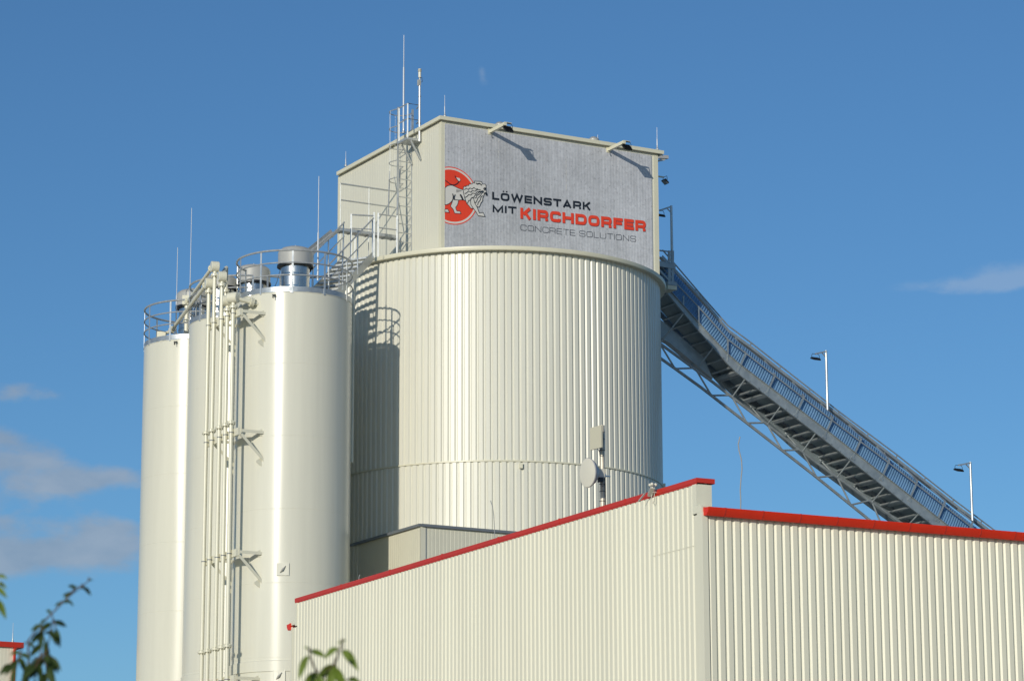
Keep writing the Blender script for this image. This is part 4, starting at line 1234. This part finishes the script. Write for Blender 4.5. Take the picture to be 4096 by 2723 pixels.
# gutters
def gutter(p, d, out, L, name='gutter'):
    prof = [(0, .03), (.012, .03), (.012, -.12), (.11, -.135), (.175, -.06), (.195, .0), (.205, .012), (.215, .0), (.19, -.075), (.12, -.15), (.0, -.14)]
    a = X2(p, GZ)
    vs = [a + out * o_ + Z * z for o_, z in prof] + [a + out * o_ + Z * z + d * L for o_, z in prof]
    n = len(prof)
    fs = [(i, (i + 1) % n, n + (i + 1) % n, n + i) for i in range(n)]
    mb = MB().add(vs, fs)
    cap = [(0, .02), (.205, .005), (.19, -.07), (.12, -.147), (0, -.138)]
    mb.plate([a + out * o_ + Z * z - d * .004 for o_, z in cap], d * .008)
    mb.plate([a + out * o_ + Z * z + d * (L - .004) for o_, z in cap], d * .008)
    return mb
gt = gutter(cS + G2 * .02, G2, -G1, LSIDE).build('gutter', 'redgut', t, smooth=50)
k = .38
while k < LSIDE:
    c = X2(cS + G2 * (.02 + k), GZ)
    MB().plate([c - G1 * o_ + Z * z for o_, z in ((.0, .034), (.2, .018), (.219, .002), (.194, -.077), (.122, -.154), (0, -.144), (0, -.138), (.118, -.146), (.187, -.07), (.19, -.07))][:6], G2 * .028).build('gutter_bracket', 'red', gt)
    k += .88
gl = gutter(cL - G2 * .05, G2, G1, LSIDE).build('gutter', 'redgut', t, smooth=50)
# screws along the sheets
mb = MB()
for z in (9.5, 7.85, 6.1):
    s = .075 + .15 + .155
    while s < 16:
        c = X2(cS + G2 * (s + .005) - G1 * -.038, z + random.uniform(-.004, .004)); mb.box(c, G2 * .006, G1 * .008, Z * .006); s += HP * random.choice((1, 1, 2, 3))
mb.build('screws', 'grey_trim', t)

# ---------------------------------------------------------------- radio mast, dish, panel antenna
MP = at(2411, 2020, 61.5); MP.z = GZ + .25
zt_ = at(2409, 1701, MP.y).z
t = thing('radio_mast', 'weathered steel pole rising behind the red coping of the hall', 'mast', MP)
MB().tube([MP, X2(MP, zt_ - .02), X2(MP, zt_)], .056, 20).build('pole', 'rustpole', t)
z1_, z2_ = at(2409, 1800, MP.y).z, at(2409, 1720, MP.y).z
MB().lathe(MP, [(.057, z1_ - MP.z), (.062, z1_ - MP.z), (.062, z2_ - MP.z), (.057, z2_ - MP.z)], 20).build('sleeve', 'rustpole', t)
mb = MB()
for py in (1730, 1757, 1802, 1890, 1920, 1937, 1966, 2005): mb.lathe(X2(MP, at(2411, py, MP.y).z), [(.056, 0), (.0645, 0), (.0645, .012), (.056, .012)], 16)
mb.build('strap', 'dark', t)
MB().tube([X2(MP, zt_ - .95) + V((.058, -.03, 0)), X2(MP, zt_ - 1.5) + V((.06, -.03, 0)), MP + V((.06, -.03, 0))], .01, 6).build('cable', 'dark', t)
# dish
dc = at(2349, 1890, 60.97); 
dn = (-G2 * .98 + G1 * -.06 - Z * .05).normalized()
t = thing('dish_antenna', 'round cream dish antenna with a closed front on the weathered pole', 'antenna', dc - Z * .33)
r = .312
MB().lathe(dc, [(.001, .0), (r - .03, .004), (r - .008, 0), (r - .008, -.012)], 48, axis=dn).build('radome', 'white', t)
MB().lathe(dc, [(r - .006, -.002), (r, -.004), (r + .004, -.02), (r - .01, -.05), (r * .80, -.12), (r * .52, -.20), (r * .28, -.255), (.06, -.275), (.001, -.28)], 48, axis=dn).build('reflector', 'dishback', t)
bk = dc - dn * .28
MB().box(bk - dn * .06, dn * .07, dn.cross(Z).normalized() * .05, Z * .09).bar(bk - dn * .02, X2(MP, bk.z), .06, .07).build('mount', 'white', t)
MB().lathe(X2(MP, bk.z - .02), [(.057, 0), (.075, 0), (.075, .07), (.057, .07)], 12).bar(X2(MP, bk.z) + V((.05, -.03, 0)), X2(MP, bk.z) + V((.17, .0, 0)), .03, .03).build('clamp', 'bright', t)
MB().tube([bk - Z * .02, bk - dn * .05 - Z * .2, bk - dn * .1 - Z * .28, bk - dn * .17 - Z * .22], .007, 6).box(bk - dn * .05 - Z * .14, dn * .05, dn.cross(Z).normalized() * .04, Z * .05).build('transceiver', 'dark', t)
# panel antenna
pa = at(2385, 1750, 61.2)
nn = (-G2 * .985 - Z * .02 - G1 * .12).normalized(); ss = nn.cross(Z).normalized()
hp_ = (at(2385, 1715, 61.2).z - at(2385, 1785, 61.2).z) / 2 + .05
t = thing('panel_antenna', 'flat beige panel antenna at the top of the weathered pole', 'antenna', pa - Z * hp_)
MB().box(pa, ss * .205, nn * .018, Z * hp_).build('panel', 'beige', t)
MB().bar(pa - nn * .02, X2(MP, pa.z), .07, .25).build('mount', 'dark', t)
MB().tube([pa - Z * hp_ * .9 - nn * .03, pa - Z * (hp_ + .06) - nn * .08, X2(MP, pa.z - hp_ - .1) - V((.05, .03, 0))], .008, 6).build('cable', 'dark', t)

# ---------------------------------------------------------------- wind sensor on the coping
sp = onp(2618, 1965, HH - G2 * .03, -G2)
t = thing('wind_sensor', 'grey wind sensor with white cups and a cable loop on the red coping', 'sensor', sp)
MB().bar(sp - G2 * .02 + G1 * .16 - Z * .06, sp - G2 * .10 - G1 * .10 + Z * .06, .09, .055).build('housing', 'cap', t)
MB().bar(sp - G2 * .13 + G1 * .16 - Z * .02, sp - G2 * .2 + G1 * .30 - Z * .17, .05, .012).build('vane', 'dishback', t)
cp_ = sp - G2 * .10 - G1 * .10 + Z * .12
mb = MB().cyl(cp_ - Z * .07, cp_ + Z * .01, .014, 8)
for a in (0.3, 2.4, 4.5):
    q = cp_ + V((math.cos(a), math.sin(a), 0)) * .065; mb.ball(q, .034); mb.tube([cp_, q], .006, 6)
mb.build('cup_rotor', 'white', t)
MB().box(sp - Z * .01, G1 * .03, G2 * .05, Z * .02).build('foot', 'cap', t)
MB().tube([sp - G2 * .05 - Z * .06 + G1 * .02, sp - G2 * .06 - Z * .17 + G1 * .05, sp - G2 * .06 - Z * .245 - G1 * .02, sp - G2 * .06 - Z * .2 - G1 * .075, sp - G2 * .05 - Z * .05 - G1 * .08], .0065, 6).build('cable', 'white', t)

# loose wires standing up behind the roofs
def wire(px, Y, lab, r=.012):
    pts = [at(x, y, Y) for x, y in px]; t0 = pts[-1]
    o = MB().tube(pts, r, 6).build('cable', 'wire')
    return tag(o, lab, 'cable', 'loose cables sticking up')
wire([(2960, 1746), (2953, 1775), (2956, 1800), (2966, 1840), (2968, 1875), (2963, 1925), (2961, 1960), (2963, 2003), (2962, 2060)], 60.5, 'long wavy grey cable standing up behind the red gutter against the sky', .014)
wire([(1962, 2001), (1970, 2025), (1975, 2060), (1977, 2100), (1979, 2150), (1981, 2200)], 67.2, 'bent grey cable standing in front of the big silo behind the coping', .010)
wire([(1439, 2297), (1436, 2308), (1434, 2330)], 73.5, 'tiny cable tip poking over the coping near the right slim silo', .010)

# ---------------------------------------------------------------- red-trimmed building far left
RB = at(92, 2572, 106); a = X2(RB, 0)
t = thing('red_trimmed_building', 'cream building with red coping at the bottom left corner, mostly cut off', 'building', a)
W0 = a - E2 * .25
corr(MB(), W0, -E2, -E1, 14, 0, RB.z - .1, RIB, .12).build('front_wall', 'hall', t, smooth=0)
corr(MB(), W0, E1, E2, 18, 0, RB.z - .1, TRAP, .207).build('side_wall', 'hall', t, smooth=0)
MB().bar(X2(a - E1 * .03, RB.z - .07), X2(a - E1 * .03 - E2 * 14.2, RB.z - .07), .12, .19).bar(X2(a - E2 * .03 + E1 * .05, RB.z - .07), X2(a - E2 * .03 + E1 * 18, RB.z - .07), .12, .19).build('coping', 'red', t)
MB().bar(X2(W0 - E2 * .08 - E1 * .02, 0), X2(W0 - E2 * .08 - E1 * .02, RB.z - .17), .19, .05, E2).build('corner_trim', 'red', t)
MB().quad(X2(W0, RB.z - .12), X2(W0 - E2 * 14, RB.z - .12), X2(W0 - E2 * 14 + E1 * 18, RB.z - .12), X2(W0 + E1 * 18, RB.z - .12)).build('roof', 'membrane', t)
rod(50, 2568, 2489, 106.2, 'thin lightning rod on the red-trimmed building at the left edge', .012)

# ---------------------------------------------------------------- foreground twigs
def leaf(mb, base, d, L, w, curl=.35):
    d = V(d).normalized(); s = d.cross(V((random.uniform(-.6, .6), -1, random.uniform(-.4, .4)))).normalized(); u = s.cross(d)
    n = 5; vs = []
    for i in range(n + 1):
        k = i / n; ww = w * math.sin(math.pi * min(1, k * .93 + .06)) ** .8 * (1 - .25 * k)
        if i == n: ww = .001
        c = base + d * L * (k * (1 - curl * .25 * k)) - Z * L * curl * k * k
        vs += [c - s * ww / 2 + u * ww * .16, c, c + s * ww / 2 + u * ww * .16]
    fs = []
    for i in range(n):
        for j in (0, 1): fs.append((3 * i + j, 3 * i + j + 1, 3 * i + 4 + j, 3 * i + 3 + j))
    mb.add(vs, fs)
def twig_bush(name, label, Y, twigs, leaves, extra, leafmat, cat='shrub', size=1.0):
    """twigs: pixel polylines; leaves: (px, py, angle in the picture, length in m)"""
    b0 = at(twigs[0][0][0], 2723, Y); b0 = V((b0.x, b0.y, 0))
    t = thing(name, label, cat, b0)
    st = MB(); lf = MB(); tips = []
    hub = V((b0.x, b0.y, 1.9))
    st.tube([b0, b0 + V((.03, .02, .9)), hub], [.032, .026, .018], 8)
    for pl in twigs:
        pts = [at(x, y, Y + random.uniform(-.04, .04)) for x, y in pl]
        pts = [hub] + pts; m = len(pts)
        st.tube(pts, [.0038 * (1 - .6 * i / (m - 1)) for i in range(m)], 6)
        tips += pts[1:]
    for px, py, a, L in leaves:
        p = at(px, py, Y + random.uniform(-.1, .1))
        d = V((math.cos(R_(a)), random.uniform(-.5, .5), math.sin(R_(a))))
        L *= size * random.uniform(.8, 1.1)
        leaf(lf, p, d, L, L * random.uniform(.38, .5), random.uniform(.2, .6))
        near = min(tips, key=lambda q: (q - p).length)
        st.tube([near, (near + p) / 2 + Z * .01, p], .0022, 5)
    for k in range(extra):
        z = random.uniform(1.3, 2.45); r = random.uniform(.05, .45)
        p = V((b0.x + random.uniform(-1, 1) * r, b0.y + random.uniform(-1, 1) * r, z))
        leaf(lf, p, V((random.uniform(-1, 1), random.uniform(-1, 1), random.uniform(-.6, .6))), random.uniform(.06, .1), .04)
    st.build('trunk', 'bark', t); lf.build('foliage', leafmat, t)
    return t
def zl(x, y): return (x * .8119, 1450 + y * .8119)
tw = [[zl(170, 1568), zl(195, 1450), zl(210, 1370), zl(200, 1300)], [zl(140, 1368), zl(190, 1300), zl(250, 1240), zl(300, 1190), zl(350, 1140), zl(400, 1105), zl(440, 1070)], [zl(230, 1568), zl(225, 1440), zl(250, 1330), zl(265, 1280)], [zl(60, 1568), zl(90, 1460), zl(110, 1400)]]
lv = [(*zl(435, 1075), 40, .05), (*zl(415, 1105), -40, .045), (*zl(400, 1110), 10, .035), (*zl(375, 1110), 150, .06), (*zl(360, 1130), 200, .05), (*zl(350, 1145), 150, .055), (*zl(330, 1170), -10, .045), (*zl(305, 1185), 170, .04), (*zl(310, 1180), 20, .045), (*zl(250, 1235), 120, .05), (*zl(225, 1265), 200, .05),
      (*zl(265, 1275), 0, .075), (*zl(255, 1285), 200, .07), (*zl(250, 1310), -60, .08), (*zl(275, 1310), -70, .085), (*zl(205, 1300), 160, .07), (*zl(205, 1310), -90, .08), (*zl(200, 1330), 220, .08), (*zl(225, 1330), 10, .07), (*zl(225, 1370), -80, .09), (*zl(210, 1380), 215, .085),
      (*zl(225, 1440), -30, .10), (*zl(225, 1445), -60, .10), (*zl(220, 1450), 230, .09), (*zl(250, 1450), -40, .09), (*zl(195, 1450), 240, .10), (*zl(190, 1480), -80, .09), (*zl(175, 1500), 200, .09), (*zl(230, 1500), -50, .1), (*zl(225, 1530), 240, .09), (*zl(100, 1440), 10, .06), (*zl(95, 1450), -60, .09), (*zl(90, 1470), 210, .09), (*zl(75, 1500), 260, .1), (*zl(60, 1490), 190, .08), (*zl(100, 1430), 160, .07), (*zl(150, 1480), 250, .1), (*zl(140, 1380), -20, .04), (*zl(185, 1310), 170, .05)]
twig_bush('shrub', 'dark leafy twig leaning up the bottom left corner, out of focus', 10.0, tw, lv, 60, 'leaf2', size=.72)
twig_bush('shrub', 'leaves just entering the left edge above the twig, out of focus', 9.6, [[(-60, 2723), (-50, 2500), (-30, 2380), (-12, 2310)], [(-60, 2600), (-20, 2440), (-5, 2410)]], [(-8, 2305, 20, .05), (-12, 2330, -10, .045), (-20, 2345, -30, .05), (-14, 2395, -50, .055), (-25, 2390, 200, .06), (-40, 2450, 190, .07)], 30, 'leaf')
def zm_(x, y): return (1100 + x * .4931, 1950 + y * .4931)
tw = [[zm_(360, 1568), zm_(335, 1490), zm_(300, 1420), zm_(285, 1350), zm_(272, 1310)], [zm_(440, 1568), zm_(480, 1440), zm_(510, 1370), zm_(530, 1290), zm_(545, 1250)], [zm_(400, 1600), zm_(400, 1540), zm_(410, 1500)]]
lv = [(*zm_(270, 1365), 235, .062), (*zm_(285, 1325), -5, .052), (*zm_(265, 1305), 130, .022), (*zm_(510, 1300), 200, .052), (*zm_(545, 1325), -25, .075), (*zm_(545, 1250), 50, .03), (*zm_(540, 1255), 150, .025), (*zm_(500, 1440), 195, .095), (*zm_(470, 1450), -50, .075), (*zm_(345, 1500), 205, .07), (*zm_(340, 1510), -60, .08), (*zm_(330, 1505), 230, .075), (*zm_(480, 1470), 250, .07), (*zm_(350, 1540), 250, .06), (*zm_(590, 1560), 20, .06)]
twig_bush('shrub', 'sprig of curled green leaves in front of the hall gable, out of focus', 9.5, tw, lv, 50, 'leaf')
